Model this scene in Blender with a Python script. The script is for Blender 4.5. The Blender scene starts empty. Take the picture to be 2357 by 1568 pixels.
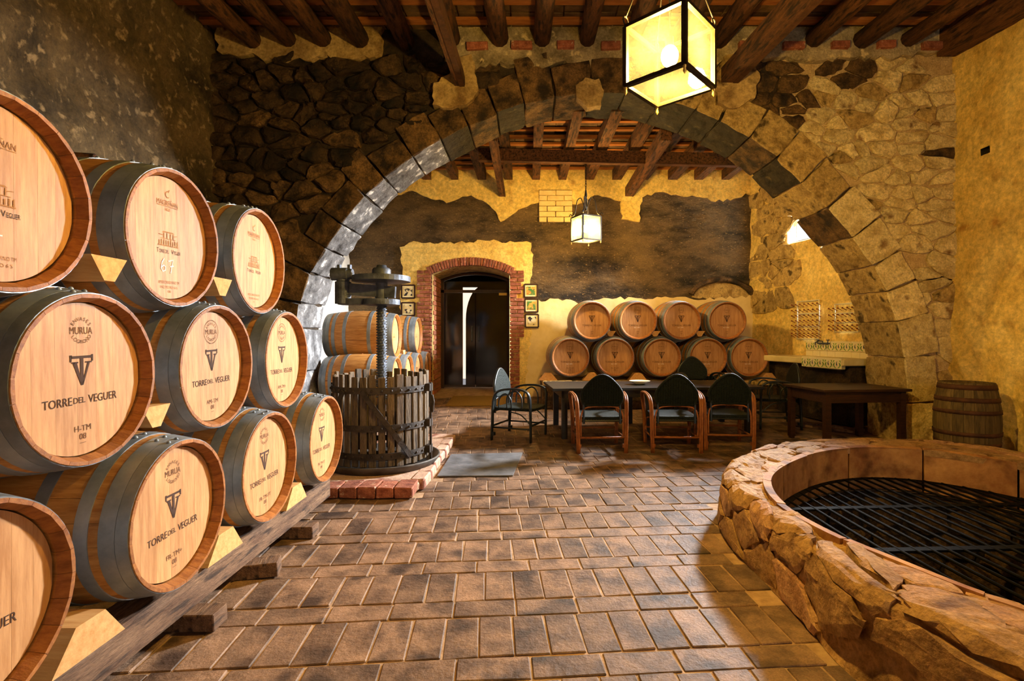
import bpy, bmesh, math, random
from mathutils import Vector, Matrix, noise
R = math.radians
random.seed(7)
SC = bpy.context.scene
COL = SC.collection

# ------------------------------------------------------------------ camera, world, lights
FPX, VPX, VPY, H = 1200.0, 1215.0, 772.0, 1.32
cam = bpy.data.cameras.new('camera'); cam.sensor_width = 36.0; cam.lens = 36.0*FPX/2357.0
cam.shift_x = -(VPX-1178.5)/2357.0; cam.shift_y = (VPY-784.0)/2357.0
cam.clip_start = 0.05
camo = bpy.data.objects.new('camera', cam); COL.objects.link(camo)
camo.location = (0, 0, H); camo.rotation_euler = (R(90), 0, 0)
SC.camera = camo
SC.view_settings.view_transform = 'Standard'; SC.view_settings.look = 'None'
SC.view_settings.gamma = 1.0; SC.view_settings.exposure = 0.0
SC.view_settings.use_curve_mapping = False
w = bpy.data.worlds.new('sky'); SC.world = w; w.use_nodes = True
w.node_tree.nodes['Background'].inputs[0].default_value = (0.80, 0.88, 1.0, 1)
w.node_tree.nodes['Background'].inputs[1].default_value = 1.6

def area(name, loc, target, sx, sy, power, color):
    l = bpy.data.lights.new(name, 'AREA'); l.shape = 'RECTANGLE'; l.size = sx; l.size_y = sy
    l.energy = power; l.color = color
    o = bpy.data.objects.new(name, l); COL.objects.link(o); o.location = loc
    o.rotation_euler = (Vector(target)-Vector(loc)).to_track_quat('-Z', 'Y').to_euler()
    return o
# daylight through the small window of the far room, and an added unseen fill light behind the camera
area('window_daylight', (5.75, 8.85, 3.63), (4.43, 8.10, 3.10), 2.8, 0.75, 15000, (0.90, 0.95, 1.0))
area('added_rear_fill', (3.2, -2.35, 1.75), (-1.2, 3.2, 1.0), 1.7, 2.4, 40, (1.0, 0.85, 0.66))
BULB_NEAR, BULB_FAR = 4300.0, 2300.0
LAMP_COL = (1.0, 0.66, 0.19)

# ------------------------------------------------------------------ materials
def s2l(c):
    return tuple(((v/255.0)/12.92 if v/255.0 <= 0.04045 else ((v/255.0+0.055)/1.055)**2.4) for v in c)
MATS = {}
def mat(name, c1, c2=None, rough=0.8, scale=6.0, bump=0.0, bscale=None, detail=6.0, metal=0.0, rnd=0.0,
        stretch=(1, 1, 1), c3=None, c3scale=None, c3lo=0.55, c3hi=0.62, spec=0.3, lo=0.35, hi=0.65, coord='Object', bdist=0.02):
    """noise-mottled principled material; rnd = per-object brightness spread"""
    m = bpy.data.materials.new(name); m.use_nodes = True; MATS[name] = m
    nt = m.node_tree; N = nt.nodes; L = nt.links
    b = N['Principled BSDF']; b.inputs['Roughness'].default_value = rough
    b.inputs['Metallic'].default_value = metal; b.inputs['Specular IOR Level'].default_value = spec
    tc = N.new('ShaderNodeTexCoord'); mp = N.new('ShaderNodeMapping'); L.new(tc.outputs[coord], mp.inputs[0])
    mp.inputs['Scale'].default_value = stretch
    vec = mp.outputs[0]
    if rnd > 0:
        oi = N.new('ShaderNodeObjectInfo'); ad = N.new('ShaderNodeVectorMath'); ad.operation = 'MULTIPLY_ADD'
        L.new(oi.outputs['Random'], ad.inputs[0]); ad.inputs[1].default_value = (37, 53, 71); L.new(vec, ad.inputs[2]); vec = ad.outputs[0]
    n1 = N.new('ShaderNodeTexNoise'); n1.inputs['Scale'].default_value = scale; n1.inputs['Detail'].default_value = detail
    n1.inputs['Roughness'].default_value = 0.65
    L.new(vec, n1.inputs['Vector'])
    cr = N.new('ShaderNodeValToRGB'); L.new(n1.outputs['Fac'], cr.inputs[0])
    cr.color_ramp.elements[0].position = lo; cr.color_ramp.elements[1].position = hi
    cr.color_ramp.elements[0].color = (*s2l(c1), 1); cr.color_ramp.elements[1].color = (*s2l(c2 or c1), 1)
    out = cr.outputs[0]
    if c3:
        n3 = N.new('ShaderNodeTexNoise'); n3.inputs['Scale'].default_value = c3scale or scale*3; n3.inputs['Detail'].default_value = 5
        L.new(vec, n3.inputs['Vector'])
        r3 = N.new('ShaderNodeValToRGB'); L.new(n3.outputs['Fac'], r3.inputs[0])
        r3.color_ramp.elements[0].position = c3lo; r3.color_ramp.elements[1].position = c3hi
        mx = N.new('ShaderNodeMixRGB'); L.new(r3.outputs[0], mx.inputs[0]); L.new(out, mx.inputs[1])
        mx.inputs[2].default_value = (*s2l(c3), 1); out = mx.outputs[0]
    if bump >= 0.45:                      # fine mineral grain in the colour itself
        ng = N.new('ShaderNodeTexNoise'); ng.inputs['Scale'].default_value = (bscale or scale*2.5)*3.2; ng.inputs['Detail'].default_value = 6; ng.inputs['Roughness'].default_value = 0.75
        L.new(vec, ng.inputs['Vector'])
        mg = N.new('ShaderNodeMapRange'); mg.inputs[1].default_value = 0.3; mg.inputs[2].default_value = 0.7; mg.inputs[3].default_value = 0.55; mg.inputs[4].default_value = 1.35
        L.new(ng.outputs['Fac'], mg.inputs[0])
        hg = N.new('ShaderNodeHueSaturation'); L.new(mg.outputs[0], hg.inputs['Value']); L.new(out, hg.inputs['Color']); out = hg.outputs[0]
    if rnd > 0:
        ma = N.new('ShaderNodeMapRange'); L.new(oi.outputs['Random'], ma.inputs[0])
        ma.inputs[3].default_value = 1-rnd; ma.inputs[4].default_value = 1+rnd
        hs = N.new('ShaderNodeHueSaturation'); L.new(ma.outputs[0], hs.inputs['Value']); L.new(out, hs.inputs['Color']); out = hs.outputs[0]
    L.new(out, b.inputs['Base Color'])
    if bump > 0:
        n2 = N.new('ShaderNodeTexNoise'); n2.inputs['Scale'].default_value = bscale or scale*2.5; n2.inputs['Detail'].default_value = 8
        n2.inputs['Roughness'].default_value = 0.6
        L.new(vec, n2.inputs['Vector'])
        bp = N.new('ShaderNodeBump'); bp.inputs['Strength'].default_value = bump; bp.inputs['Distance'].default_value = bdist
        L.new(n2.outputs['Fac'], bp.inputs['Height']); L.new(bp.outputs[0], b.inputs['Normal'])
    return m
def emis(name, c, s):
    m = bpy.data.materials.new(name); m.use_nodes = True; nt = m.node_tree; nt.nodes.clear()
    e = nt.nodes.new('ShaderNodeEmission'); o = nt.nodes.new('ShaderNodeOutputMaterial')
    e.inputs[0].default_value = (*c, 1); e.inputs[1].default_value = s; nt.links.new(e.outputs[0], o.inputs[0]); MATS[name] = m
    return m
def thin_glass(name, tint, dust):
    """thin pane: mostly clear, a little dust that catches light, a little gloss"""
    m = bpy.data.materials.new(name); m.use_nodes = True; nt = m.node_tree; nt.nodes.clear(); N = nt.nodes; L = nt.links
    t = N.new('ShaderNodeBsdfTransparent'); t.inputs[0].default_value = (*tint, 1)
    d = N.new('ShaderNodeBsdfTranslucent'); d.inputs[0].default_value = (*tint, 1)
    g = N.new('ShaderNodeBsdfGlossy'); g.inputs['Roughness'].default_value = 0.08
    m1 = N.new('ShaderNodeMixShader'); m1.inputs[0].default_value = dust
    m2 = N.new('ShaderNodeMixShader'); m2.inputs[0].default_value = 0.05
    nz = N.new('ShaderNodeTexNoise'); nz.inputs['Scale'].default_value = 14
    mr = N.new('ShaderNodeMapRange'); mr.inputs[3].default_value = dust*0.6; mr.inputs[4].default_value = dust*1.4
    tc = N.new('ShaderNodeTexCoord'); L.new(tc.outputs['Object'], nz.inputs['Vector']); L.new(nz.outputs['Fac'], mr.inputs[0]); L.new(mr.outputs[0], m1.inputs[0])
    o = N.new('ShaderNodeOutputMaterial')
    L.new(t.outputs[0], m1.inputs[1]); L.new(d.outputs[0], m1.inputs[2]); L.new(m1.outputs[0], m2.inputs[1]); L.new(g.outputs[0], m2.inputs[2]); L.new(m2.outputs[0], o.inputs[0])
    MATS[name] = m
    return m
M = MATS
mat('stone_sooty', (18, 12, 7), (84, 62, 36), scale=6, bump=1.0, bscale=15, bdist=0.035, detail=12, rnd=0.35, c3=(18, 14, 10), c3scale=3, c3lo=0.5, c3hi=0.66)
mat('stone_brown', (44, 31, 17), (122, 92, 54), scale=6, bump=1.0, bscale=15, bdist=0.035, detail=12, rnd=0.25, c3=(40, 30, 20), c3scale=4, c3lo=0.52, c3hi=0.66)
mat('stone_pale', (186, 160, 102), (244, 224, 164), scale=5, bump=1.0, bscale=13, bdist=0.035, detail=12, rnd=0.14, c3=(140, 108, 66), c3scale=5, c3lo=0.58, c3hi=0.7)
mat('stone_grey', (60, 58, 57), (132, 130, 130), scale=6, bump=1.0, bscale=16, bdist=0.03, detail=12, rnd=0.15, c3=(205, 203, 198), c3scale=6, c3lo=0.6, c3hi=0.66)
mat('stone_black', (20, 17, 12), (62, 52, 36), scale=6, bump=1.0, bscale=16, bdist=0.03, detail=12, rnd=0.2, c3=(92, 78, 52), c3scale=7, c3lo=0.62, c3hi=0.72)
mat('stone_ochre', (132, 104, 56), (212, 180, 112), scale=6, bump=1.0, bscale=13, bdist=0.035, detail=12, rnd=0.15, c3=(84, 66, 34), c3scale=6, c3lo=0.56, c3hi=0.68)
mat('well_stone', (134, 98, 58), (196, 156, 104), scale=5, bump=0.9, bscale=13, rnd=0.1, c3=(100, 68, 38), c3scale=5, c3lo=0.52, c3hi=0.68, bdist=0.03)
mat('well_stone_b', (150, 108, 76), (206, 164, 124), scale=5, bump=0.9, bscale=16, rnd=0.15, c3=(116, 82, 54), c3scale=5, c3lo=0.55, c3hi=0.68, bdist=0.03)
mat('mortar_dark', (26, 20, 13), (62, 48, 30), scale=8, bump=0.6)
mat('mortar_grey', (112, 98, 72), (178, 160, 124), scale=4, bump=0.8, bscale=12, c3=(206, 184, 136), c3scale=9, c3lo=0.58, c3hi=0.66, bdist=0.03)
mat('plaster_stained', (120, 92, 52), (206, 176, 116), scale=3, bump=0.7, bscale=10, c3=(84, 62, 34), c3scale=6, c3lo=0.56, c3hi=0.7, bdist=0.03)
mat('mortar_pale', (168, 138, 90), (206, 178, 126), scale=8, bump=0.6)
mat('plaster_dirty', (32, 25, 15), (116, 96, 64), scale=1.6, bump=1.0, bscale=7, c3=(146, 124, 90), c3scale=12, c3lo=0.57, c3hi=0.68, lo=0.32, hi=0.70, detail=12, bdist=0.04)
mat('plaster_yellow', (214, 178, 92), (236, 206, 122), scale=2.5, bump=1.0, bscale=5, bdist=0.035, c3=(176, 132, 62), c3scale=4.5, c3lo=0.58, c3hi=0.75)
mat('plaster_cream', (214, 186, 124), (232, 208, 150), scale=3, bump=0.25, bscale=9)
mat('plaster_soot', (30, 22, 13), (112, 90, 58), scale=1.3, bump=1.0, bscale=11, c3=(150, 122, 76), c3scale=24, c3lo=0.62, c3hi=0.74, detail=12, stretch=(1, 1, 2.2), bdist=0.04)
mat('plaster_white', (196, 190, 178), (226, 222, 212), scale=3, bump=0.3, bscale=9)
mat('floor_brick', (84, 62, 46), (146, 114, 88), scale=6, bump=0.7, bscale=45, rnd=0.22, rough=0.6, c3=(62, 44, 32), c3scale=4.5, c3lo=0.52, c3hi=0.66, spec=0.35, bdist=0.008)
mat('floor_mortar', (140, 110, 80), (182, 150, 116), scale=9, bump=0.4)
mat('brick_red', (120, 62, 42), (170, 104, 76), scale=14, bump=0.5, bscale=40, rnd=0.25, c3=(188, 158, 128), c3scale=18, c3lo=0.62, c3hi=0.7)
mat('brick_white', (206, 178, 118), (224, 200, 142), scale=8, bump=0.3, rnd=0.06)
mat('terracotta', (142, 92, 52), (188, 140, 84), scale=5, bump=0.4, bscale=16, rnd=0.15, c3=(96, 58, 30), c3scale=4, c3lo=0.52, c3hi=0.68)
mat('roof_tile', (62, 44, 28), (112, 84, 56), scale=5, bump=0.3, rnd=0.4)
mat('wood_joist', (66, 40, 22), (110, 70, 38), scale=4, bump=0.5, bscale=10, rnd=0.3, stretch=(6, 1, 6), c3=(38, 24, 14), c3scale=5, c3lo=0.5, c3hi=0.64)
mat('wood_batten', (142, 82, 34), (178, 112, 54), scale=4, bump=0.3, rnd=0.3, stretch=(1, 6, 6))
mat('oak_body', (150, 96, 42), (190, 136, 72), scale=5, bump=0.15, bscale=12, rnd=0.12, stretch=(1, 9, 9), rough=0.5, c3=(104, 62, 26), c3scale=2.2, c3lo=0.62, c3hi=0.78)
mat('oak_head', (168, 116, 68), (198, 147, 95), scale=5, bump=0.08, bscale=20, rnd=0.09, stretch=(9, 9, 1), rough=0.5)
mat('oak_chime', (126, 72, 30), (164, 104, 48), scale=5, bump=0.15, rnd=0.15, stretch=(1, 9, 9), rough=0.5)
mat('oak_old', (66, 52, 26), (106, 86, 48), scale=4, bump=0.4, rnd=0.2, stretch=(9, 9, 1))
mat('hoop_steel', (104, 110, 114), (146, 152, 156), scale=4, metal=0.35, rough=0.42, bump=0.05, bscale=30, rnd=0.12)
mat('hoop_rust', (62, 38, 24), (92, 58, 36), scale=9, metal=0.3, rough=0.7, bump=0.3)
mat('print_ink', (58, 36, 22), (70, 44, 28), scale=20)
mat('print_stamp', (98, 64, 38), (112, 74, 46), scale=20)
mat('print_faint', (150, 104, 62), (162, 114, 70), scale=20)
mat('chalk', (238, 232, 222), (246, 242, 236), scale=30)
mat('beam_old', (84, 58, 40), (126, 96, 70), scale=4, bump=0.5, bscale=12, stretch=(6, 1, 6), c3=(56, 40, 28), c3scale=5, c3lo=0.54, c3hi=0.66)
mat('pine', (196, 140, 78), (216, 166, 104), scale=5, bump=0.15, stretch=(1, 8, 8), rnd=0.1)
mat('press_stave', (74, 60, 46), (124, 106, 84), scale=4, bump=0.6, bscale=14, rnd=0.25, stretch=(7, 7, 1), c3=(44, 34, 26), c3scale=4, c3lo=0.54, c3hi=0.66)
mat('press_iron', (50, 54, 62), (88, 94, 106), scale=9, metal=0.35, rough=0.5, bump=0.3)
mat('press_band', (40, 34, 30), (70, 60, 52), scale=9, metal=0.3, rough=0.65, bump=0.4)
mat('tray_iron', (52, 46, 42), (86, 78, 70), scale=6, metal=0.3, rough=0.6, bump=0.3)
mat('black_iron', (7, 6, 5), (16, 14, 11), scale=20, rough=0.85, spec=0.1)
mat('lantern_iron', (40, 34, 26), (60, 52, 40), scale=20, metal=0.5, rough=0.5)
mat('wicker', (10, 16, 13), (24, 33, 26), scale=40, bump=0.8, bscale=70, rough=0.6, spec=0.2)
mat('frame_dark', (9, 15, 15), (20, 28, 28), scale=12, rough=0.4, spec=0.45)
mat('rattan', (120, 66, 30), (158, 96, 48), scale=12, rough=0.45, bump=0.2, rnd=0.1)
mat('table_black', (12, 11, 10), (28, 26, 24), scale=6, rough=0.42, bump=0.1, spec=0.5, stretch=(1, 7, 7))
mat('table_brown', (36, 20, 10), (60, 34, 17), scale=6, rough=0.45, bump=0.1, stretch=(1, 7, 7))
mat('ceramic', (230, 222, 200), (236, 230, 210), scale=9, rough=0.25, spec=0.5)
mat('food', (196, 150, 90), (222, 184, 130), scale=40, rough=0.5)
mat('plate_steel', (84, 84, 86), (120, 120, 122), scale=5, metal=0.25, rough=0.6, bump=0.2)
mat('door_wood', (34, 20, 13), (58, 34, 22), scale=6, rough=0.5, stretch=(7, 7, 1))
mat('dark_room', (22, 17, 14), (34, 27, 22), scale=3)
mat('picture_frame', (40, 20, 14), (58, 30, 20), scale=10, rough=0.4)
mat('picture_mount', (224, 206, 150), (232, 216, 166), scale=8)
mat('mat_coir', (120, 92, 40), (142, 112, 54), scale=60, bump=0.5, bscale=90)
mat('tile_glaze', (226, 210, 160), (234, 220, 176), scale=6, rough=0.2, spec=0.5)
mat('tile_green', (92, 140, 44), (110, 156, 60), scale=9, rough=0.2)
mat('tile_blue', (30, 44, 72), (40, 54, 84), scale=9, rough=0.2)
mat('sink_stone', (196, 176, 116), (216, 198, 140), scale=4, bump=0.2, rough=0.6)
mat('white_metal', (216, 204, 170), (228, 218, 188), scale=9, rough=0.4)
mat('cork_red', (118, 52, 32), (140, 66, 42), scale=9)
mat('brass', (200, 170, 90), (220, 190, 110), scale=9, metal=0.9, rough=0.35)
mat('step_stone', (168, 128, 104), (206, 172, 146), scale=4, bump=0.5, bscale=14, c3=(140, 90, 72), c3scale=5)
mat('paint_a', (210, 172, 70), (150, 90, 40), scale=22, c3=(70, 110, 50), c3scale=14, c3lo=0.5, c3hi=0.55, rnd=0.1)
mat('paint_b', (222, 210, 170), (200, 170, 110), scale=12, c3=(40, 34, 40), c3scale=16, c3lo=0.55, c3hi=0.58, rnd=0.1)
thin_glass('lantern_glass', (1.0, 0.93, 0.66), 0.009)
thin_glass('lantern_glass_milky', (1.0, 0.95, 0.82), 0.05)
thin_glass('door_glass', (0.55, 0.52, 0.5), 0.01)
emis('bulb_near', LAMP_COL, BULB_NEAR); emis('bulb_far', LAMP_COL, BULB_FAR)
emis('outdoor_light', (1.0, 0.80, 0.62), 6.0)

# ------------------------------------------------------------------ mesh helpers
def link(name, me, parent=None, loc=None, rot=None, m=None, smooth=False):
    if m is not None and not me.materials: me.materials.append(MATS[m] if isinstance(m, str) else m)
    if smooth and len(me.polygons) and not me.polygons[0].use_smooth:
        me.polygons.foreach_set('use_smooth', [True]*len(me.polygons))
    o = bpy.data.objects.new(name, me); COL.objects.link(o)
    if parent is not None: o.parent = parent
    if loc is not None: o.location = loc
    if rot is not None: o.rotation_euler = rot
    return o
def pyd(name, v, f, m=None, parent=None, smooth=False, loc=None, rot=None):
    me = bpy.data.meshes.new(name); me.from_pydata([tuple(p) for p in v], [], f); me.update()
    return link(name, me, parent, loc, rot, m, smooth)
class MB:
    def __init__(s): s.v = []; s.f = []
    def add(s, v, f):
        n = len(s.v); s.v += [tuple(p) for p in v]; s.f += [[i+n for i in q] for q in f]; return s
    def box(s, lo, hi):
        x0, y0, z0 = lo; x1, y1, z1 = hi
        return s.add([(x0,y0,z0),(x1,y0,z0),(x1,y1,z0),(x0,y1,z0),(x0,y0,z1),(x1,y0,z1),(x1,y1,z1),(x0,y1,z1)],
                     [(0,3,2,1),(4,5,6,7),(0,1,5,4),(1,2,6,5),(2,3,7,6),(3,0,4,7)])
    def bar(s, a, b, wx, wy, up=(0,0,1)):
        a = Vector(a); b = Vector(b); d = (b-a).normalized(); u = Vector(up)
        if abs(d.dot(u)) > 0.95: u = Vector((1,0,0))
        x = d.cross(u).normalized(); y = x.cross(d).normalized()
        v = []
        for p in (a, b):
            for i, j in ((-1,-1),(1,-1),(1,1),(-1,1)): v.append(p + x*(i*wx/2) + y*(j*wy/2))
        return s.add(v, [(3,2,1,0),(4,5,6,7),(0,1,5,4),(1,2,6,5),(2,3,7,6),(3,0,4,7)])
    def tube(s, pts, r, n=8, closed=False, caps=True):
        pts = [Vector(p) for p in pts]; k = len(pts); v = []; f = []
        rr = r if isinstance(r, (list, tuple)) else [r]*k
        prev = None
        for i, p in enumerate(pts):
            if closed: d = pts[(i+1) % k]-pts[i-1]
            else: d = pts[min(i+1, k-1)]-pts[max(i-1, 0)]
            d.normalize()
            if prev is None:
                u = Vector((0,0,1)) if abs(d.z) < 0.9 else Vector((1,0,0))
                x = d.cross(u).normalized()
            else:
                x = (prev - d*prev.dot(d)).normalized()
            prev = x; y = d.cross(x)
            for j in range(n):
                a = 2*math.pi*j/n; v.append(p + x*(math.cos(a)*rr[i]) + y*(math.sin(a)*rr[i]))
        for i in range(k if closed else k-1):
            for j in range(n):
                a = i*n+j; b = i*n+(j+1) % n; c = ((i+1) % k)*n+(j+1) % n; d = ((i+1) % k)*n+j
                f.append((a, b, c, d))
        if not closed and caps:
            f.append(tuple(range(n-1, -1, -1))); f.append(tuple((k-1)*n+j for j in range(n)))
        return s.add(v, f)
    def lathe(s, prof, n=24, axis='z', a0=0.0, a1=2*math.pi, close=None):
        full = abs(a1-a0-2*math.pi) < 1e-6; k = n if full else n+1; v = []; f = []
        for (r, z) in prof:
            for j in range(k):
                a = a0+(a1-a0)*j/n; x, y = r*math.cos(a), r*math.sin(a)
                v.append((x, y, z) if axis == 'z' else (z, x, y))
        for i in range(len(prof)-1):
            for j in range(n if full else k-1):
                a = i*k+j; b = i*k+(j+1) % k; f.append((a, b, b+k, a+k))
        return s.add(v, f)
    def sphere(s, c, r, n=8, m=5, sz=1.0):
        v = [(c[0], c[1], c[2]-r*sz)]; f = []
        for i in range(1, m):
            t = -math.pi/2+math.pi*i/m
            for j in range(n):
                a = 2*math.pi*j/n; v.append((c[0]+r*math.cos(t)*math.cos(a), c[1]+r*math.cos(t)*math.sin(a), c[2]+r*sz*math.sin(t)))
        v.append((c[0], c[1], c[2]+r*sz)); e = len(v)-1
        for j in range(n):
            f.append((0, 1+(j+1) % n, 1+j)); f.append((e, e-n+j, e-n+(j+1) % n))
        for i in range(m-2):
            for j in range(n): f.append((1+i*n+j, 1+i*n+(j+1) % n, 1+(i+1)*n+(j+1) % n, 1+(i+1)*n+j))
        return s.add(v, f)
    def mesh(s, name):
        me = bpy.data.meshes.new(name); me.from_pydata(s.v, [], s.f); me.update(); return me
    def obj(s, name, m, parent=None, smooth=False, loc=None, rot=None):
        return link(name, s.mesh(name), parent, loc, rot, m, smooth)
def fixn(o):
    bm = bmesh.new(); bm.from_mesh(o.data); bmesh.ops.recalc_face_normals(bm, faces=bm.faces); bm.to_mesh(o.data); bm.free(); return o
def smooth_angle(me, deg=35):
    me.polygons.foreach_set('use_smooth', [True]*len(me.polygons))
    try: me.set_sharp_from_angle(angle=R(deg))
    except Exception: pass
def cbox(lx, ly, lz, c=0.01, jit=0.0, seed=0, name='block', origin='base'):
    """chamfered box mesh, 44 tris; origin at base centre"""
    rn = random.Random(seed); bm = bmesh.new(); bmesh.ops.create_cube(bm, size=1.0)
    for v in bm.verts:
        v.co = Vector((v.co.x*lx, v.co.y*ly, (v.co.z+(0.5 if origin == 'base' else 0))*lz))
        if jit: v.co += Vector((rn.uniform(-jit, jit), rn.uniform(-jit, jit), rn.uniform(-jit, jit)))
    if c > 0: bmesh.ops.bevel(bm, geom=bm.edges[:], offset=c, segments=1, affect='EDGES', profile=0.5)
    me = bpy.data.meshes.new(name); bm.to_mesh(me); bm.free(); return me
def hexa(corners, c=0.015, name='block'):
    """block from 8 corners (4 bottom ring, 4 top ring), chamfered"""
    bm = bmesh.new(); vs = [bm.verts.new(p) for p in corners]
    for q in ((0,3,2,1),(4,5,6,7),(0,1,5,4),(1,2,6,5),(2,3,7,6),(3,0,4,7)): bm.faces.new([vs[i] for i in q])
    bmesh.ops.recalc_face_normals(bm, faces=bm.faces)
    if c > 0: bmesh.ops.bevel(bm, geom=bm.edges[:], offset=c, segments=1, affect='EDGES', profile=0.5)
    me = bpy.data.meshes.new(name); bm.to_mesh(me); bm.free(); return me
def roughen(me, cuts, amp, freq):
    bm = bmesh.new(); bm.from_mesh(me); bmesh.ops.subdivide_edges(bm, edges=[e for e in bm.edges if e.calc_length() > .12], cuts=cuts, use_grid_fill=True)
    bm.normal_update()
    for v in bm.verts: v.co += v.normal*amp*noise.fractal(v.co*freq, 1, 2, 4)
    bm.to_mesh(me); bm.free()
def empty(name, loc=(0,0,0), rz=0.0, label=None, cat=None, group=None, rot=None):
    o = bpy.data.objects.new(name, None); COL.objects.link(o); o.location = loc
    o.rotation_euler = rot if rot else (0, 0, rz); o.empty_display_size = 0.1
    if label: tag(o, label, cat, group)
    return o
def tag(o, label=None, cat=None, group=None, kind=None):
    if label: o['label'] = label
    if cat: o['category'] = cat
    if group: o['group'] = group
    if kind: o['kind'] = kind
    return o
def struct(o, label=None):
    o['kind'] = 'structure'
    if label: o['label'] = label
    return o
def kids(o): return [c for c in bpy.data.objects if c.parent == o]
def catmull(pts, n=6, closed=False):
    P = [Vector(p) for p in pts]; out = []; k = len(P)
    rng = range(k) if closed else range(k-1)
    for i in rng:
        if closed: p0, p1, p2, p3 = P[i-1], P[i], P[(i+1) % k], P[(i+2) % k]
        else: p0, p1, p2, p3 = P[max(i-1,0)], P[i], P[i+1], P[min(i+2,k-1)]
        for j in range(n):
            t = j/n; out.append(0.5*((2*p1)+(p2-p0)*t+(2*p0-5*p1+4*p2-p3)*t*t+(3*p1-p0-3*p2+p3)*t**3))
    if not closed: out.append(P[-1])
    return out
def resample(pts, step, closed=False):
    P = list(pts)+([pts[0]] if closed else []); L = [0]
    for a, b in zip(P, P[1:]): L.append(L[-1]+(b-a).length)
    n = max(2, int(round(L[-1]/step))); out = []; j = 0
    for i in range(n if closed else n+1):
        s = L[-1]*i/n
        while j < len(L)-2 and L[j+1] < s: j += 1
        t = (s-L[j])/max(1e-9, L[j+1]-L[j]); out.append(P[j].lerp(P[j+1], t))
    return out, L[-1]
def inside(p, poly):
    x, y = p[0], p[1]; r = False; j = len(poly)-1
    for i in range(len(poly)):
        xi, yi = poly[i][0], poly[i][1]; xj, yj = poly[j][0], poly[j][1]
        if (yi > y) != (yj > y) and x < (xj-xi)*(y-yi)/(yj-yi)+xi: r = not r
        j = i
    return r
def voronoi(seeds, aspect, lim=12):
    """cell polygons of 2D seeds; aspect > 1 stretches cells along the first axis"""
    S = [(a/aspect, b) for a, b in seeds]; out = []
    for i, (x, y) in enumerate(S):
        nb = sorted(((sx-x)**2+(sy-y)**2, sx, sy) for k, (sx, sy) in enumerate(S) if k != i and abs(sx-x) < 1 and abs(sy-y) < 1)[:lim]
        b = 0.22; poly = [(x-b, y-b), (x+b, y-b), (x+b, y+b), (x-b, y+b)]
        for d, sx, sy in nb:
            mx, my = (x+sx)/2, (y+sy)/2; nx, ny = sx-x, sy-y; q = []
            for k in range(len(poly)):
                a, c = poly[k], poly[(k+1) % len(poly)]
                da = (a[0]-mx)*nx+(a[1]-my)*ny; dc = (c[0]-mx)*nx+(c[1]-my)*ny
                if da <= 0: q.append(a)
                if (da < 0 < dc) or (dc < 0 < da):
                    t = da/(da-dc); q.append((a[0]+(c[0]-a[0])*t, a[1]+(c[1]-a[1])*t))
            poly = q
            if len(poly) < 3: break
        out.append([(px*aspect, py) for px, py in poly])
    return out
def stone_geo(poly, rn, gap=0.012, proud=0.05, back=0.04, rough=0.008):
    """rounded stone over a 2D cell: list of (u,v,h) and faces"""
    n = len(poly); cx = sum(p[0] for p in poly)/n; cy = sum(p[1] for p in poly)/n
    size = sum(math.hypot(p[0]-cx, p[1]-cy) for p in poly)/n
    if size < 0.03: return None
    k = max(0.5, 1-gap/size); q = []
    for i in range(n):
        a, b = poly[i], poly[(i+1) % n]
        if math.hypot(a[0]-b[0], a[1]-b[1]) < 0.02: continue
        for t in (0.14, 0.5, 0.86): q.append((a[0]+(b[0]-a[0])*t, a[1]+(b[1]-a[1])*t))
    q = [(cx+(x-cx)*k+rn.uniform(-1,1)*rough, cy+(y-cy)*k+rn.uniform(-1,1)*rough) for x, y in q]
    m = len(q)
    if m < 5: return None
    def nz(x, y, k_): return noise.fractal(Vector((x*5+k_, y*5, sd_)), 1, 2, 3)
    sd_ = rn.uniform(0, 50)
    v = [(x, y, -back) for x, y in q]
    tx, ty = rn.uniform(-.5, .5)*proud/size, rn.uniform(-.5, .5)*proud/size
    for sc, hh in ((.98, .55), (.80, .98)):
        for x, y in q:
            a, b = cx+(x-cx)*sc+rn.uniform(-1,1)*rough, cy+(y-cy)*sc+rn.uniform(-1,1)*rough
            v.append((a, b, proud*hh*(1+.35*nz(a, b, sc))+(tx*(a-cx)+ty*(b-cy))*hh))
    for x, y in q[::2]:
        a, b = cx+(x-cx)*.4+rn.uniform(-1,1)*rough, cy+(y-cy)*.4+rn.uniform(-1,1)*rough
        v.append((a, b, proud*(1.05+.45*nz(a, b, 3))+tx*(a-cx)+ty*(b-cy)))
    f = []; h = (m+1)//2
    for r in range(2):
        for i in range(m):
            j = (i+1) % m; f.append((r*m+i, r*m+j, (r+1)*m+j, (r+1)*m+i))
    for i in range(0, m, 2):
        a, b, c = 2*m+i, 2*m+(i+1) % m, 2*m+(i+2) % m if i+2 < m+1 else 2*m
        p, p2 = 3*m+i//2, 3*m+(i//2+1) % h
        if i+1 < m: f += [(a, b, p), (b, c, p2, p)]
        else: f += [(a, 2*m, p2, p)]
    f.append(tuple(3*m+k_ for k_ in range(h)))
    return v, f
def jitter_seeds(u0, u1, v0, v1, du, dv, rn, jit=0.75):
    out = []; r = 0; v = v0
    while v < v1:
        u = u0+(du/2 if r % 2 else 0)
        while u < u1:
            if rn.random() > .14: out.append((u+rn.uniform(-.5,.5)*du*jit, v+rn.uniform(-.5,.5)*dv*jit))
            u += du*rn.uniform(0.55, 1.4)
        v += dv; r += 1
    return out
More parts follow.
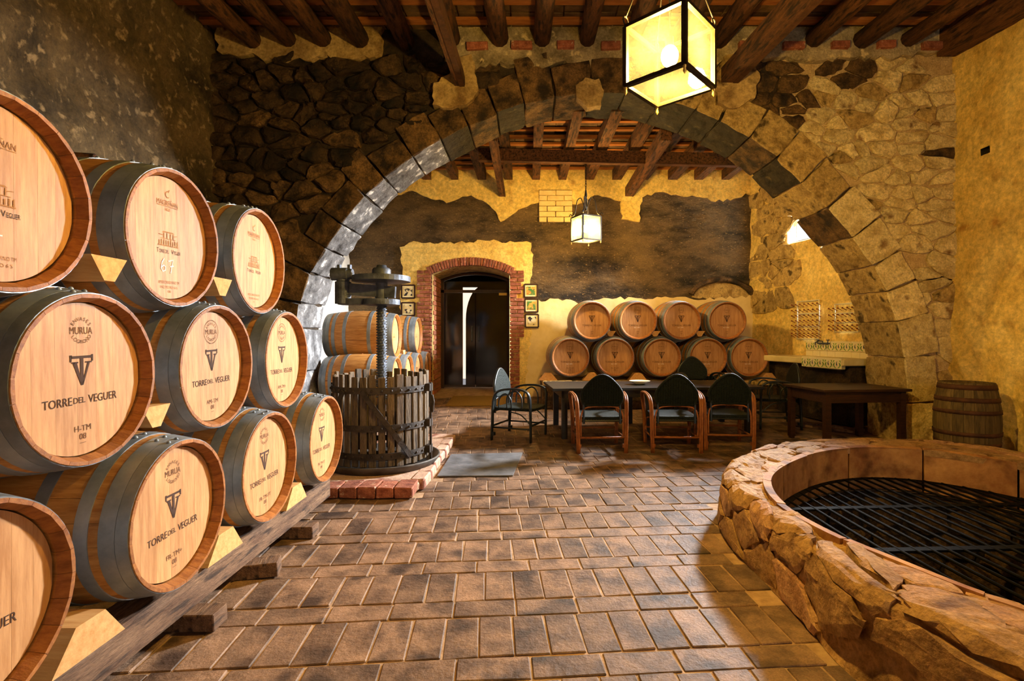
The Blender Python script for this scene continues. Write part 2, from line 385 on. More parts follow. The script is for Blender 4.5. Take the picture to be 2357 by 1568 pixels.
def jag(poly, step=0.07, amp=0.02, rn=random):
    P = [Vector((p[0], p[1])) for p in poly]; out = []
    for i in range(len(P)):
        a, b = P[i], P[(i+1) % len(P)]; n = max(1, int((b-a).length/step)); d = (b-a).normalized() if n else Vector((1,0)); nr = Vector((-d.y, d.x))
        for k in range(n):
            q = a.lerp(b, k/n); j = amp if k else amp*0.3
            out.append((q.x+nr.x*rn.uniform(-j, j), q.y+nr.y*rn.uniform(-j, j)))
    return out
def slab_xz(name, poly, y0, y1, m, parent, rn=random, amp=0.02, step=0.07, lip=0.01):
    """ragged-edged coat of plaster on a wall facing -Y: from y0 (wall) to y1 (front)"""
    q = jag(poly, step, amp, rn); n = len(q); cx = sum(p[0] for p in q)/n; cz = sum(p[1] for p in q)/n
    bm = bmesh.new()
    A = [bm.verts.new((x, y0, z)) for x, z in q]
    B = [bm.verts.new((x+(cx-x)*lip, y1, z+(cz-z)*lip)) for x, z in q]
    for i in range(n): bm.faces.new((A[i], A[(i+1) % n], B[(i+1) % n], B[i]))
    bmesh.ops.triangle_fill(bm, edges=[e for e in bm.edges if e.verts[0] in B and e.verts[1] in B], use_beauty=True)
    bmesh.ops.recalc_face_normals(bm, faces=bm.faces)
    me = bpy.data.meshes.new(name); bm.to_mesh(me); bm.free()
    return link(name, me, parent, m=m)
_tc = {}
def text_mesh(body, size):
    key = (body, size)
    if key not in _tc:
        c = bpy.data.curves.new('t', 'FONT'); c.body = body; c.size = size; c.align_x = 'CENTER'; c.align_y = 'CENTER'; c.resolution_u = 3
        o = bpy.data.objects.new('t', c); COL.objects.link(o); bpy.context.view_layer.update()
        me = bpy.data.meshes.new_from_object(o.evaluated_get(bpy.context.evaluated_depsgraph_get()))
        _tc[key] = ([v.co.copy() for v in me.vertices], [tuple(p.vertices) for p in me.polygons])
        bpy.data.objects.remove(o); bpy.data.curves.remove(c); bpy.data.meshes.remove(me)
    return _tc[key]
def put_text(mb, body, size, x, y, width=None, rot=0.0):
    """adds lettering to mb in a local (right, up) plane; x, y is its centre"""
    v, f = text_mesh(body, size)
    if not v: return
    x0 = min(p.x for p in v); x1 = max(p.x for p in v); y0 = min(p.y for p in v); y1 = max(p.y for p in v)
    k = (width/(x1-x0)) if width else 1.0; c, s = math.cos(rot), math.sin(rot); o = []
    for p in v:
        a, b = (p.x-(x0+x1)/2)*k, p.y-(y0+y1)/2
        o.append((x+a*c-b*s, y+a*s+b*c, 0))
    mb.add(o, f)
def arc_text(mb, body, size, cx, cy, r, a_mid, step, flip=False):
    n = len(body)
    for i, ch in enumerate(body):
        a = a_mid+(step*((n-1)/2-i))*(1 if not flip else -1)
        put_text(mb, ch, size, cx+r*math.cos(a), cy+r*math.sin(a), rot=(a-math.pi/2) if not flip else (a+math.pi/2))

# ------------------------------------------------------------------ the setting
XL, XR, YA, YB, YW = -3.77, 5.09, 6.20, 6.90, 9.60       # left wall, right wall, arch front/back, far wall
def floor_z(y): return 0.0 if y < YA else 0.20*min(1.3, (y-YA)/(YW-YA))
def fbm(x, y, z, s, o=4):
    return noise.fractal(Vector((x*s, y*s, z*s)), 1.0, 2.0, o)
def rough_wall(name, fn, nu, nv, m, skip=None):
    v = [fn(i/nu, j/nv) for j in range(nv+1) for i in range(nu+1)]
    f = []
    for j in range(nv):
        for i in range(nu):
            if skip and skip((i+.5)/nu, (j+.5)/nv): continue
            a = j*(nu+1)+i; f.append((a, a+1, a+nu+2, a+nu+1))
    return pyd(name, v, f, m, smooth=True)

# well outlines
WIN = catmull([(1.75,1.85),(1.58,2.24),(1.48,2.55),(1.46,3.0),(1.63,3.5),(2.0,3.95),(2.45,4.3),(2.9,4.45),(3.3,4.35),(3.6,4.0),(3.8,3.5),(3.85,2.9),(3.7,2.2),(3.3,1.6),(2.7,1.35),(2.15,1.5)], 8, True)
WOUT = catmull([(1.28,1.9),(1.27,2.4),(1.26,2.9),(1.28,3.4),(1.42,3.85),(1.8,4.35),(2.35,4.75),(2.96,4.88),(3.7,4.84),(4.05,4.4),(4.2,3.6),(4.25,2.8),(4.1,1.9),(3.6,1.2),(2.7,.85),(1.75,1.1)], 8, True)

# floor: mortar bed with a hole for the well, sloping gently up beyond the arch
bm = bmesh.new()
o4 = [bm.verts.new(p) for p in ((XL-.2,-2.6,-.004),(XR+.2,-2.6,-.004),(XR+.2,YA,-.004),(XL-.2,YA,-.004))]
ed = [bm.edges.new((o4[i], o4[(i+1) % 4])) for i in range(4)]
hv = [bm.verts.new((p.x, p.y, -.004)) for p in WIN]
ed += [bm.edges.new((hv[i], hv[(i+1) % len(hv)])) for i in range(len(hv))]
bmesh.ops.triangle_fill(bm, edges=ed, use_beauty=True)
b4 = [bm.verts.new(p) for p in ((XL-.2,YA,-.004),(XR+.2,YA,-.004),(XR+.2,11.0,floor_z(11.0)*1.08-.004),(XL-.2,11.0,floor_z(11.0)*1.08-.004))]
bm.faces.new(b4)
bmesh.ops.recalc_face_normals(bm, faces=bm.faces)
for f_ in bm.faces:
    if f_.normal.z < 0: f_.normal_flip()
me = bpy.data.meshes.new('floor'); bm.to_mesh(me); bm.free()
floor = struct(link('floor', me, m='floor_mortar'), 'brown brick floor laid in rows with pale joints')
# bricks: alternate courses of headers on end and stretchers, turned about 4 degrees
rn = random.Random(3)
FA = R(4.2); ca, sa = math.cos(FA), math.sin(FA)
brick_meshes = [cbox(.141, .303, .03, .004, .003, i, 'floor_brick') for i in range(5)]
brick_meshes2 = [cbox(.288, .139, .03, .004, .003, 10+i, 'floor_brick') for i in range(5)]
for b_ in brick_meshes+brick_meshes2: b_.materials.append(M['floor_brick'])
spots = []
v_ = -2.0; row = 0
while v_ < 10.2:
    sol = row % 2 == 0; dv = .312 if sol else .148; du = .150 if sol else .297
    u_ = -4.4+rn.uniform(0, du)
    while u_ < 5.6:
        x = u_*ca-(v_+dv/2)*sa; y = u_*sa+(v_+dv/2)*ca
        ok = XL < x < XR and -1.2 < y < YW-.05 and not inside((x, y), WOUT)
        if y > YA-.3 and (x < -3.1 or x > 4.55): ok = False
        if -2.35 < x < -.88 and 4.25 < y < 6.55: ok = False
        if x < -2.3 and y < 6: ok = False
        if ok: spots.append((x, y, sol))
        u_ += du
    v_ += dv; row += 1
def vis_size(s):
    x, y, _ = s
    if y < 1.9: return -y
    px = VPX+FPX*x/y
    return (1000/y/y if -20 < px < 2380 else -5)
spots.sort(key=vis_size, reverse=True)
rest = MB()
for i, (x, y, sol) in enumerate(spots):
    z = floor_z(y)-.0285+rn.uniform(-.002, .002); rz = FA+rn.uniform(-.012, .012)
    sl_ = math.atan(.2/3.4) if y > YA else 0
    if i < 300:
        o = link('floor_brick', rn.choice(brick_meshes if sol else brick_meshes2), floor, (x, y, z), (rn.uniform(-.005,.005)+sl_, rn.uniform(-.006,.006), rz))
    else:
        src = rn.choice(brick_meshes if sol else brick_meshes2)
        mt = Matrix.Translation((x, y, z)) @ Matrix.Rotation(rz, 4, 'Z') @ Matrix.Rotation(sl_, 4, 'X')
        rest.add([mt @ v.co for v in src.vertices], [tuple(p.vertices) for p in src.polygons])
ro = rest.obj('far_floor_bricks', 'floor_brick', floor); ro['kind'] = 'stuff'

# left wall: rough dirty plaster
def lw(u, v):
    y = -2.6+u*9.0; z = -.1+v*5.4
    d = .10*fbm(y, z, 1.3, .6, 3)+.045*fbm(y, z, 5.1, 2.6, 4)+.02*fbm(y, z, 9.7, 9, 3)
    return (XL+d, y, z)
struct(rough_wall('wall_left', lw, 200, 120, 'plaster_dirty'), 'dark stained rough plaster wall behind the barrel stack')
# right wall: yellow plaster, rougher low down, with a putlog hole
HY, HZ = 5.79, 3.38
def rwv(u, v):
    y = -2.6+u*9.0; z = -.1+v*5.4
    k = 1.0 if z > 2.2 else 1.0+1.6*min(1, (2.2-z)/.7)
    d = .05*fbm(y, z, 3.3, .7, 3)+.014*k*fbm(y, z, 7.1, 5, 4)+.02*max(0, k-1)*fbm(y, z, 2.7, 3.2, 4)
    return (XR-d, y, z)
wr = struct(rough_wall('wall_right', rwv, 230, 140, 'plaster_yellow', skip=lambda u, v: abs(-2.6+u*9-HY) < .07 and abs(-.1+v*5.4-HZ) < .035), 'yellow rough plaster wall to the right of the arch')
hb = MB(); hx_ = rwv((HY+2.6)/9.0, (HZ+.1)/5.4)[0]+.006; hb.box((hx_, HY-.115, HZ-.075), (hx_+.25, HY+.115, HZ+.075)); hb.f = [q for k_, q in enumerate(hb.f) if k_ != 5]
hb.obj('putlog_hole', 'mortar_dark', wr)
# rear wall behind the camera with an opening added to let fill light in, and outside ground
mb = MB(); mb.box((XL-.2, -2.8, -.1), (2.2, -2.55, 5.2)); mb.box((4.2, -2.8, -.1), (XR+.2, -2.55, 5.2)); mb.box((2.2, -2.8, 3.1), (4.2, -2.55, 5.2))
struct(mb.obj('wall_rear', 'plaster_yellow'), 'yellow plaster wall behind the viewer with an opening added for fill light')

# arch wall ---------------------------------------------------------
ARC = [(-2.75,-.1),(-2.75,.6),(-2.74,1.2),(-2.70,1.65),(-2.56,2.1),(-2.1,2.77),(-1.65,3.21),(-1.1,3.59),(-.59,3.86),(-.11,4.05),(.4,4.17),(.85,4.21),(1.35,4.17),(1.95,4.0),(2.64,3.65),(3.21,3.18),(3.77,2.58),(4.1,2.12),(4.29,1.74),(4.44,1.15),(4.5,.5),(4.5,-.1)]
arc, arclen = resample(catmull([Vector((a, 0, b)) for a, b in ARC], 8), .06)
arc_nrm = []
for i in range(len(arc)):
    d = arc[min(i+1, len(arc)-1)]-arc[max(i-1, 0)]; d.normalize(); arc_nrm.append(Vector((-d.z, 0, d.x)))
def arc_at(s):
    k = max(0, min(len(arc)-1.001, s/arclen*(len(arc)-1))); i = int(k); t = k-i
    return arc[i].lerp(arc[i+1], t), arc_nrm[i].lerp(arc_nrm[i+1], t).normalized()
def arc_dist(x, z): return min((p.x-x)**2+(p.z-z)**2 for p in arc)**.5
mb = MB(); off = .03; TOP = 5.3
core = [p+n*off for p, n in zip(arc, arc_nrm)]
YF, YK = YA+.05, YB-.02
def cquad(a, b, c, d): mb.add([a, b, c, d], [(0,1,2,3)])
for a, b in zip(core, core[1:]):
    mb.add([(a.x,YF,a.z),(b.x,YF,b.z),(b.x,YK,b.z),(a.x,YK,a.z)], [(3,2,1,0)])
up = [p for p in core if p.z > 2.0]
for a, b in zip(up, up[1:]):
    for y, fl in ((YF, 0), (YK, 1)):
        q = [(a.x,y,a.z),(b.x,y,b.z),(b.x,y,TOP),(a.x,y,TOP)]
        mb.add(q, [(0,1,2,3) if not fl else (3,2,1,0)])
for side in (0, 1):
    pts = [p for p in core if p.z <= 2.0+.06 and (p.x < 1 if side == 0 else p.x > 1)]
    xe = XL-.2 if side == 0 else XR+.2
    for a, b in zip(pts, pts[1:]):
        for y in (YF, YK): mb.add([(a.x,y,a.z),(xe,y,a.z),(xe,y,b.z),(b.x,y,b.z)], [(0,1,2,3)])
    e = up[0] if side == 0 else up[-1]
    for y in (YF, YK): mb.add([(e.x,y,e.z-.05),(xe,y,e.z-.05),(xe,y,TOP),(e.x,y,TOP)], [(0,1,2,3)])
wa = fixn(mb.obj('wall_arch', 'mortar_pale')); struct(wa, 'rubble stone wall pierced by one wide round arch')
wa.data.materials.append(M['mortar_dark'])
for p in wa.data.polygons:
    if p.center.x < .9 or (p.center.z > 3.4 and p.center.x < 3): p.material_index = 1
# voussoirs
rn = random.Random(11); s = .0
while s < arclen-.05:
    p, n = arc_at(s); leg = p.z < 1.3
    ln = rn.uniform(.30, .46) if not leg else rn.uniform(.38, .6)
    ln = min(ln, arclen-s)
    if arclen-s-ln < .15: ln = arclen-s
    g = .008; p0, n0 = arc_at(s+g); p1, n1 = arc_at(s+ln-g)
    dpt = rn.uniform(.28, .56) if not leg else rn.uniform(.28, .38)
    if p.x > 1.9 and not leg: dpt = rn.uniform(.34, .44)
    yf = YA-.03+rn.uniform(-.02, .02); yb = YB+rn.uniform(0, .02); i_ = rn.uniform(-.012, .012)
    q0, q1 = p0+n0*(dpt+rn.uniform(-.03,.03)), p1+n1*(dpt+rn.uniform(-.03,.03)); r0, r1 = p0-n0*i_, p1-n1*i_
    cx, cz = (p0.x+p1.x)/2, (p0.z+p1.z)/2
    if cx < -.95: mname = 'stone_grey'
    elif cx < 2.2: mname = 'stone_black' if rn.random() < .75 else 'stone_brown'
    elif cz > 3.0: mname = 'stone_black' if rn.random() < .55 else 'stone_brown'  # dark upper right soffit: the lantern's shadow is put into the stone colour
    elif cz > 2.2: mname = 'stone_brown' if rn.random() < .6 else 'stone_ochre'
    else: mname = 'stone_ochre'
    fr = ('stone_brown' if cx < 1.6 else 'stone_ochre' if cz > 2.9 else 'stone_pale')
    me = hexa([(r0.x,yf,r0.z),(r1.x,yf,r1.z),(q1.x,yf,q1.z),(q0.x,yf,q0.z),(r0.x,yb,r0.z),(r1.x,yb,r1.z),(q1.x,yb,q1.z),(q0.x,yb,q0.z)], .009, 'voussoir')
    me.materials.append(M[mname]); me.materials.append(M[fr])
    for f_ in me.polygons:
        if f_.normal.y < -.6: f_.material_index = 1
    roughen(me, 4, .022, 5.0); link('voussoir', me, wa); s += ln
# rubble stones of the spandrels
seeds = jitter_seeds(XL, XR, .0, 4.9, .29, .16, rn, .95)
cells = voronoi(seeds, 1.7)
def stone_ok(x, z):
    if arc_dist(x, z) < .40: return False
    if inside((x, z), [(p.x, p.z) for p in arc]): return False
    if z > 4.62 or (x < 0 and z < 1.3): return False
    if -1.1 < x < 2.6 and z > 4.55: return False
    return True
ns = 0; stuffm = {}
for sd, poly in zip(seeds, cells):
    if len(poly) < 4 or not stone_ok(*sd): continue
    x, z = sd
    left = x < .9
    g = stone_geo(poly, rn, .014 if left else .010, rn.uniform(.05, .10) if left else rn.uniform(.022, .045), .05, .012)
    if not g: continue
    v = [(a, YF-h, b) for a, b, h in g[0]]
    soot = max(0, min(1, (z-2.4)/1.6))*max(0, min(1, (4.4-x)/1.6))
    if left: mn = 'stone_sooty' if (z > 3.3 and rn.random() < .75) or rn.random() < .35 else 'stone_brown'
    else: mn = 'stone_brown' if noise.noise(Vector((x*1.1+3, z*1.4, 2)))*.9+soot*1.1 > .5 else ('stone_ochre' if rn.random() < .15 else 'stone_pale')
    f = [tuple(q) for q in g[1]]
    if ns < 300: pyd('stone', v, f, mn, wa)
    else: stuffm.setdefault(mn, MB()).add(v, f)
    ns += 1
for mn, b_ in stuffm.items(): tag(b_.obj('small_stones', mn, wa), kind='stuff')
# ragged plaster and mortar coats along the top and at the beam seats
slab_xz('plaster_patch', [(-3.7,4.70),(-3.2,4.62),(-2.85,4.55),(-2.5,4.62),(-2.0,4.60),(-1.75,4.66),(-1.75,5.1),(-3.7,5.1)], YF, YA-.02, 'plaster_stained', wa, rn, .035, .06)
slab_xz('plaster_patch', [(-1.0,4.52),(-.7,4.46),(-.35,4.56),(.0,4.46),(.35,4.55),(.75,4.48),(1.2,4.52),(1.7,4.5),(2.2,4.52),(2.5,4.66),(3.2,4.58),(3.9,4.60),(4.4,4.62),(5.0,4.70),(5.0,5.15),(-1.0,5.15)], YF, YA-.03, 'mortar_grey', wa, rn, .035, .06)
slab_xz('plaster_patch', [(-1.12,4.02),(-.95,3.98),(-.72,4.02),(-.58,4.18),(-.62,4.4),(-.66,4.62),(-.88,4.6),(-.92,4.38),(-1.1,4.28)], YF, YA-.09, 'plaster_stained', wa, rn, .025, .05)
slab_xz('plaster_patch', [(.57,4.12),(.70,4.0),(.86,4.02),(.90,4.2),(.84,4.34),(.68,4.36),(.56,4.26)], YF, YA-.065, 'plaster_stained', wa, rn, .02, .05)
slab_xz('plaster_patch', [(2.22,4.05),(2.42,3.98),(2.66,4.1),(2.72,4.4),(2.6,4.6),(2.3,4.6),(2.2,4.3)], YF, YA-.09, 'plaster_stained', wa, rn, .025, .05)

# joists of the near room ------------------------------------------
def jz(y): return 4.83-.09*(YA-y)
JX = [-3.25,-2.84,-2.42,-1.98,-1.45,-.9,-.34,.17,.70,1.22,1.75,2.27,2.88,3.38,3.96,4.5]
ceil = MB()
for (xa, xb, ya, yb, za, zb) in ((XL-.3, XR+.3, -2.8, YA+.3, jz(-2.8)+.19, jz(YA+.3)+.19), (XL-.3, XR+.3, YB-.3, 11.2, 4.52, 4.52)):
    ceil.add([(xa,ya,za),(xb,ya,za),(xb,yb,zb),(xa,yb,zb),(xa,ya,za+.1),(xb,ya,za+.1),(xb,yb,zb+.1),(xa,yb,zb+.1)], [(0,1,2,3),(7,6,5,4),(0,4,5,1),(1,5,6,2),(2,6,7,3),(3,7,4,0)])
ceiling = struct(ceil.obj('ceiling', 'roof_tile'), 'timber ceiling of round joists, battens and clay tiles')
for i, x in enumerate(JX):
    pts = []; rr = []; r0 = .098+rn.uniform(-.014, .016)
    for k in range(9):
        y = YA+.10-k*1.08; pts.append((x+rn.uniform(-.015,.015), y, jz(y)+rn.uniform(-.012,.012))); rr.append(r0*(1+.012*k)+rn.uniform(-.006,.006))
    MB().tube(pts, rr, 10).obj('joist', 'wood_joist', ceiling, True)
MB().bar((5.0, YA, jz(YA)-.04), (5.0, -2.5, jz(-2.5)-.04), .26, .3).obj('wall_beam', 'wood_joist', ceiling)
for k in range(10):
    y = 5.98-k*.42
    MB().bar((XL, y, jz(y)+.118), (XR, y, jz(y)+.118), .10, .035).obj('batten', 'wood_batten', ceiling)
tile = cbox(.285, .40, .02, .004, .002, 5, 'clay_tile'); tile.materials.append(M['roof_tile'])
for k in range(4):
    y = 6.18-k*.42
    for i in range(30): link('clay_tile', tile, ceiling, (XL+.15+i*.298, y-.12, jz(y-.12)+.140+rn.uniform(0,.012)), (R(5)+rn.uniform(-.02,.02), rn.uniform(-.02,.02), 0))
# red bricks packed between joist ends
for i, (a, b) in enumerate(zip(JX[5:], JX[6:]+[5.0])):
    me = cbox(.24+rn.uniform(-.04,.03), .10, .085, .006, .004, 40+i, 'packing_brick'); me.materials.append(M['brick_red'])
    link('packing_brick', me, wa, ((a+b)/2+rn.uniform(-.03,.03), YA-.035, jz(YA)-.13+rn.uniform(-.02,.02)), (0, rn.uniform(-.05,.05), 0))
# two lower beams with a steel angle
for x, z, wd in ((-.80, 4.34, .10), (2.36, 4.38, .19)):
    b = empty('ceiling_beam', (x, YA, z), label='slim dark beam with steel edge, running over the left of the arch crown' if x < 0 else 'thick dark beam with steel edge, right of the near lantern', cat='beam')
    MB().bar((0, .05, 0), (0, -8.5, -.09*8.5), wd, .17).obj('timber', 'wood_joist', b)
    MB().bar((wd/2+.008, .03, -.03), (wd/2+.008, -8.5, -.03-.09*8.5), .012, .10).bar((wd/2-.02, .03, -.09), (wd/2-.02, -8.5, -.09-.09*8.5), .06, .010).obj('steel_angle', 'hoop_rust', b)

# far room ---------------------------------------------------------
DX0, DX1, DSP, DTOP = -1.76, -.34, 2.44, 2.60
mb = MB()
def door_top(x):
    rr_ = 1.655; dx_ = x-(DX0+DX1)/2; return DTOP-rr_+math.sqrt(max(0, rr_*rr_-dx_*dx_))
# far wall: front sheet as a rough grid with the doorway cut out
def bw(u, v):
    x = -3.5+u*7.9; z = -.05+v*4.75
    return (x, YW+.02*fbm(x, z, 2.2, 2.4, 4)-.01*fbm(x, z, 8.2, 8, 3), z)
def bskip(u, v):
    x = -3.5+u*7.9; z = -.05+v*4.75
    return DX0-.06 < x < DX1+.06 and z < door_top(min(max(x, DX0), DX1))+.05
wb = struct(rough_wall('wall_back', bw, 170, 100, 'plaster_soot', skip=bskip), 'far wall with soot-black old plaster above and cream plaster below')
# doorway reveal, 0.9 m deep
segs = [(DX0, .0), (DX0, DSP)]+[(DX0+(DX1-DX0)*k/14, door_top(DX0+(DX1-DX0)*k/14)) for k in range(1, 14)]+[(DX1, DSP), (DX1, .0)]
mb = MB()
for (xa, za), (xb, zb) in zip(segs, segs[1:]): mb.add([(xa,YW-.03,za),(xb,YW-.03,zb),(xb,YW+.95,zb),(xa,YW+.95,za)], [(0,1,2,3)])
fixn(mb.obj('door_reveal', 'stone_ochre', wb))
# plaster coats
PL = [('plaster_yellow', [(-3.2,4.02),(-2.6,3.82),(-2.2,3.98),(-1.5,3.75),(-1.05,3.9),(-.7,3.7),(-.5,3.4),(-.1,3.65),(.2,3.75),(.9,3.72),(1.3,3.9),(1.75,3.8),(2.5,3.95),(3.1,3.86),(3.6,3.78),(4.15,3.95),(4.15,4.5),(-3.2,4.5)], .03),
      ('plaster_yellow', [(-2.35,2.05),(-2.3,2.5),(-2.36,2.95),(-2.1,3.05),(-1.5,3.02),(-.7,3.06),(.06,3.02),(.1,2.6),(.04,2.2),(.25,1.9),(.25,1.4),(.2,.9),(.2,.15),(DX1+.05,.15),(DX1+.05,DSP)]
          +[(DX1-(DX1-DX0)*k/10, door_top(DX1-(DX1-DX0)*k/10)+.06) for k in range(1, 10)]+[(DX0-.05,DSP),(DX0-.05,.15),(-2.35,.15)], .035),
      ('plaster_cream', [(-.05,.3),(.1,1.95),(.55,2.0),(1.0,1.9),(1.4,2.02),(2.0,2.0),(2.6,2.02),(3.2,1.98),(4.15,2.05),(4.15,.1),(-.05,.1)], .04),
      ('plaster_yellow', [(1.72,3.45),(2.05,3.4),(2.1,3.85),(1.7,3.88)], .045)]
for mn, poly, th in PL: slab_xz('plaster_patch', poly, YW+.03, YW-th, mn, wb, rn, .03, .07, .004)
# brick surround of the doorway
bm_c = {}
def brick(w_, h_, d_):
    k = (round(w_, 2), round(h_, 3), rn.randrange(3))
    if k not in bm_c:
        bm_c[k] = cbox(w_, d_, h_, .005, .004, len(bm_c), 'brick'); bm_c[k].materials.append(M['brick_red'])
    return bm_c[k]
for side in (0, 1):
    z = .20; r_ = 0
    while z < DSP+.02:
        ws = [.14, .13] if r_ % 2 else [.27]
        if side and z < 1.25: ws = [.19] if r_ % 2 else [.10, .09]
        elif rn.random() < .25: ws = ws[:1] if len(ws) > 1 else [.22]
        x = DX0-.005 if side == 0 else DX1+.005
        for w_ in ws:
            xc = x-w_/2 if side == 0 else x+w_/2
            link('brick', brick(w_-.012, .060, .16), wb, (xc, YW+.015+rn.uniform(-.006,.006), z)); x += -w_ if side == 0 else w_
        z += .0725; r_ += 1
nb = 31; a_h = math.asin(.71/1.655)*1.06
for k in range(nb):
    a = -a_h+2*a_h*(k+.5)/nb; rc = 1.655+.075
    o = link('brick', brick(.045, .15, .16), wb, ((DX0+DX1)/2+rc*math.sin(a)-.075*math.sin(a), YW+.012+rn.uniform(-.006,.006), DTOP-1.655+rc*math.cos(a)-.075*math.cos(a)), (0, a, 0))
for k in range(24):                      # bricks seen on the left reveal
    z = .22+k*.0925
    for j in range(3): link('brick', brick(.03, .078, .26), wb, (DX0+.006, YW+.20+j*.28+(.1 if k % 2 else 0), z))
# white bricked-up opening in the soot
for r_ in range(6):
    ed_ = (.20, .51, .82) if r_ % 2 else (.20, .355, .665, .82)
    for x0, x1 in zip(ed_, ed_[1:]):
        me = cbox(x1-x0-.012, .08, .088, .006, .002, 70+r_*3, 'brick'); me.materials.append(M['brick_white']); link('brick', me, wb, ((x0+x1)/2, YW-.02, 3.40+r_*.098))
# shallow blind arch in the far wall, upper right
mb = MB(); hp = []
for k in range(17):
    a = math.pi*(.08+.84*k/16); hp.append((3.55+.58*math.cos(a), YW-.06, 1.98+.36*math.sin(a)))
MB().tube(hp, [.05+rn.uniform(-.012,.02) for _ in hp], 7).obj('blind_arch_rim', 'stone_brown', wb)
slab_xz('blind_arch_fill', [(3.1,2.0)]+[(p[0]*.96+.14, p[2]-.05) for p in reversed(hp)]+[(4.0,2.0)], YW+.03, YW-.02, 'stone_ochre', wb, rn, .015, .06)

# side walls of the far room
def lw2(u, v):
    y = YB-.1+u*3.4; z = -.05+v*4.8
    return (-3.3+.04*fbm(y, z, 4.4, 1.2, 3)+.012*fbm(y, z, 1.4, 6, 3), y, z)
struct(rough_wall('wall_far_left', lw2, 60, 80, 'plaster_white'), 'pale whitewashed wall behind the far barrel stack')
def rx(y): return 4.1+(YW-y)*.218
WY0, WY1, WZ0, WZ1 = 7.62, 8.62, 2.84, 3.40
def rw2(u, v):
    y = YB-.3+u*3.2; z = -.05+v*4.8
    return (rx(y)-.04*fbm(y, z, 6.4, 1.2, 3)-.012*fbm(y, z, 3.4, 6, 3), y, z)
wfr = struct(rough_wall('wall_far_right', rw2, 96, 120, 'plaster_yellow', skip=lambda u, v: WY0 < YB-.3+u*3.2 < WY1 and WZ0 < -.05+v*4.8 < WZ1), 'yellow plaster side wall of the far room with a small window')
mb = MB()
for a, b in (((WY0, WZ0), (WY1, WZ0)), ((WY1, WZ0), (WY1, WZ1)), ((WY1, WZ1), (WY0, WZ1)), ((WY0, WZ1), (WY0, WZ0))):
    mb.add([(rx(a[0])-.02, a[0], a[1]), (rx(b[0])-.02, b[0], b[1]), (rx(b[0])+.16, b[0], b[1]), (rx(a[0])+.16, a[0], a[1])], [(0,1,2,3)])
win = struct(fixn(mb.obj('window_1', 'plaster_white')), 'small bright window high in the far right wall')
MB().bar((rx(8.1)+.14, WY0, WZ1-.1), (rx(8.1)+.14, WY1, WZ1-.1), .03, .03).bar((rx(8.6)+.12, WY1-.03, WZ0), (rx(8.6)+.12, WY1-.03, WZ1), .03, .03).obj('window_bar', 'door_wood', win)
# rough stone edge where far wall and side wall meet
sx = jitter_seeds(0, .75, 2.0, 3.9, .3, .24, rn); cs = voronoi(sx, 1.2)
for sd, poly in zip(sx, cs):
    if len(poly) < 4 or not (0 < sd[0] < .72): continue
    g = stone_geo(poly, rn, .004, rn.uniform(.012, .03), .05, .012)
    if g: pyd('stone', [(rx(YW-.1-a*1.3)-h-.005, YW-.1-a*1.3, b) for a, b, h in g[0]], [tuple(q) for q in g[1]], 'stone_ochre', wfr)

# far room ceiling timbers
for i in range(13):
    x = -2.35+i*.5
    me = MB().bar((x+rn.uniform(-.03,.03), YW+.02, 4.26), (x, YB-.25, 4.26), .15+rn.uniform(-.02,.02), .17).mesh('joist')
    link('joist', me, ceiling, m='wood_joist')
for k in range(10):
    y = YW-.1-k*.30
    MB().bar((-3.3, y, 4.365), (4.75, y, 4.365), .07, .035).obj('batten', 'wood_batten', ceiling)
tile2 = cbox(.30, .24, .02, .004, .002, 6, 'clay_tile'); tile2.materials.append(M['roof_tile'])
for k in range(9):
    for i in range(26):
        if (i+k) % 7 == 3 and k % 2: continue
        link('clay_tile', tile2, ceiling, (-3.1+i*.305, YW-.25-k*.30, 4.395+rn.uniform(0,.01)), (rn.uniform(-.03,.03), rn.uniform(-.02,.02), 0))
cb = empty('cross_beam', (1.25, 8.0, 4.03), label='long dark cross beam under the joists behind the arch', cat='beam')
MB().bar((-2.0, 0, .06), (1.95, .0, -.02), .12, .17, (0,0,1)).obj('timber', 'wood_joist', cb)
MB().bar((-2.0, -.03, -.04), (1.95, -.03, -.12), .10, .02).obj('steel_flange', 'hoop_rust', cb)
for x, z, l_ in ((-.48, 3.95, 'left'), (1.86, 3.95, 'right')):
    b = empty('ceiling_beam', (x, YW, z), label='lower beam of the far ceiling, above the %s' % ('brick doorway side' if x < 0 else 'hanging lantern and barrels'), cat='beam')
    MB().bar((0, 0, 0), (0, -2.6, -.03+.10), .10 if x < 0 else .15, .17).obj('timber', 'wood_joist', b)
    MB().bar((.06, 0, -.06), (.06, -2.6, .01), .02, .06).obj('steel_angle', 'hoop_rust', b)

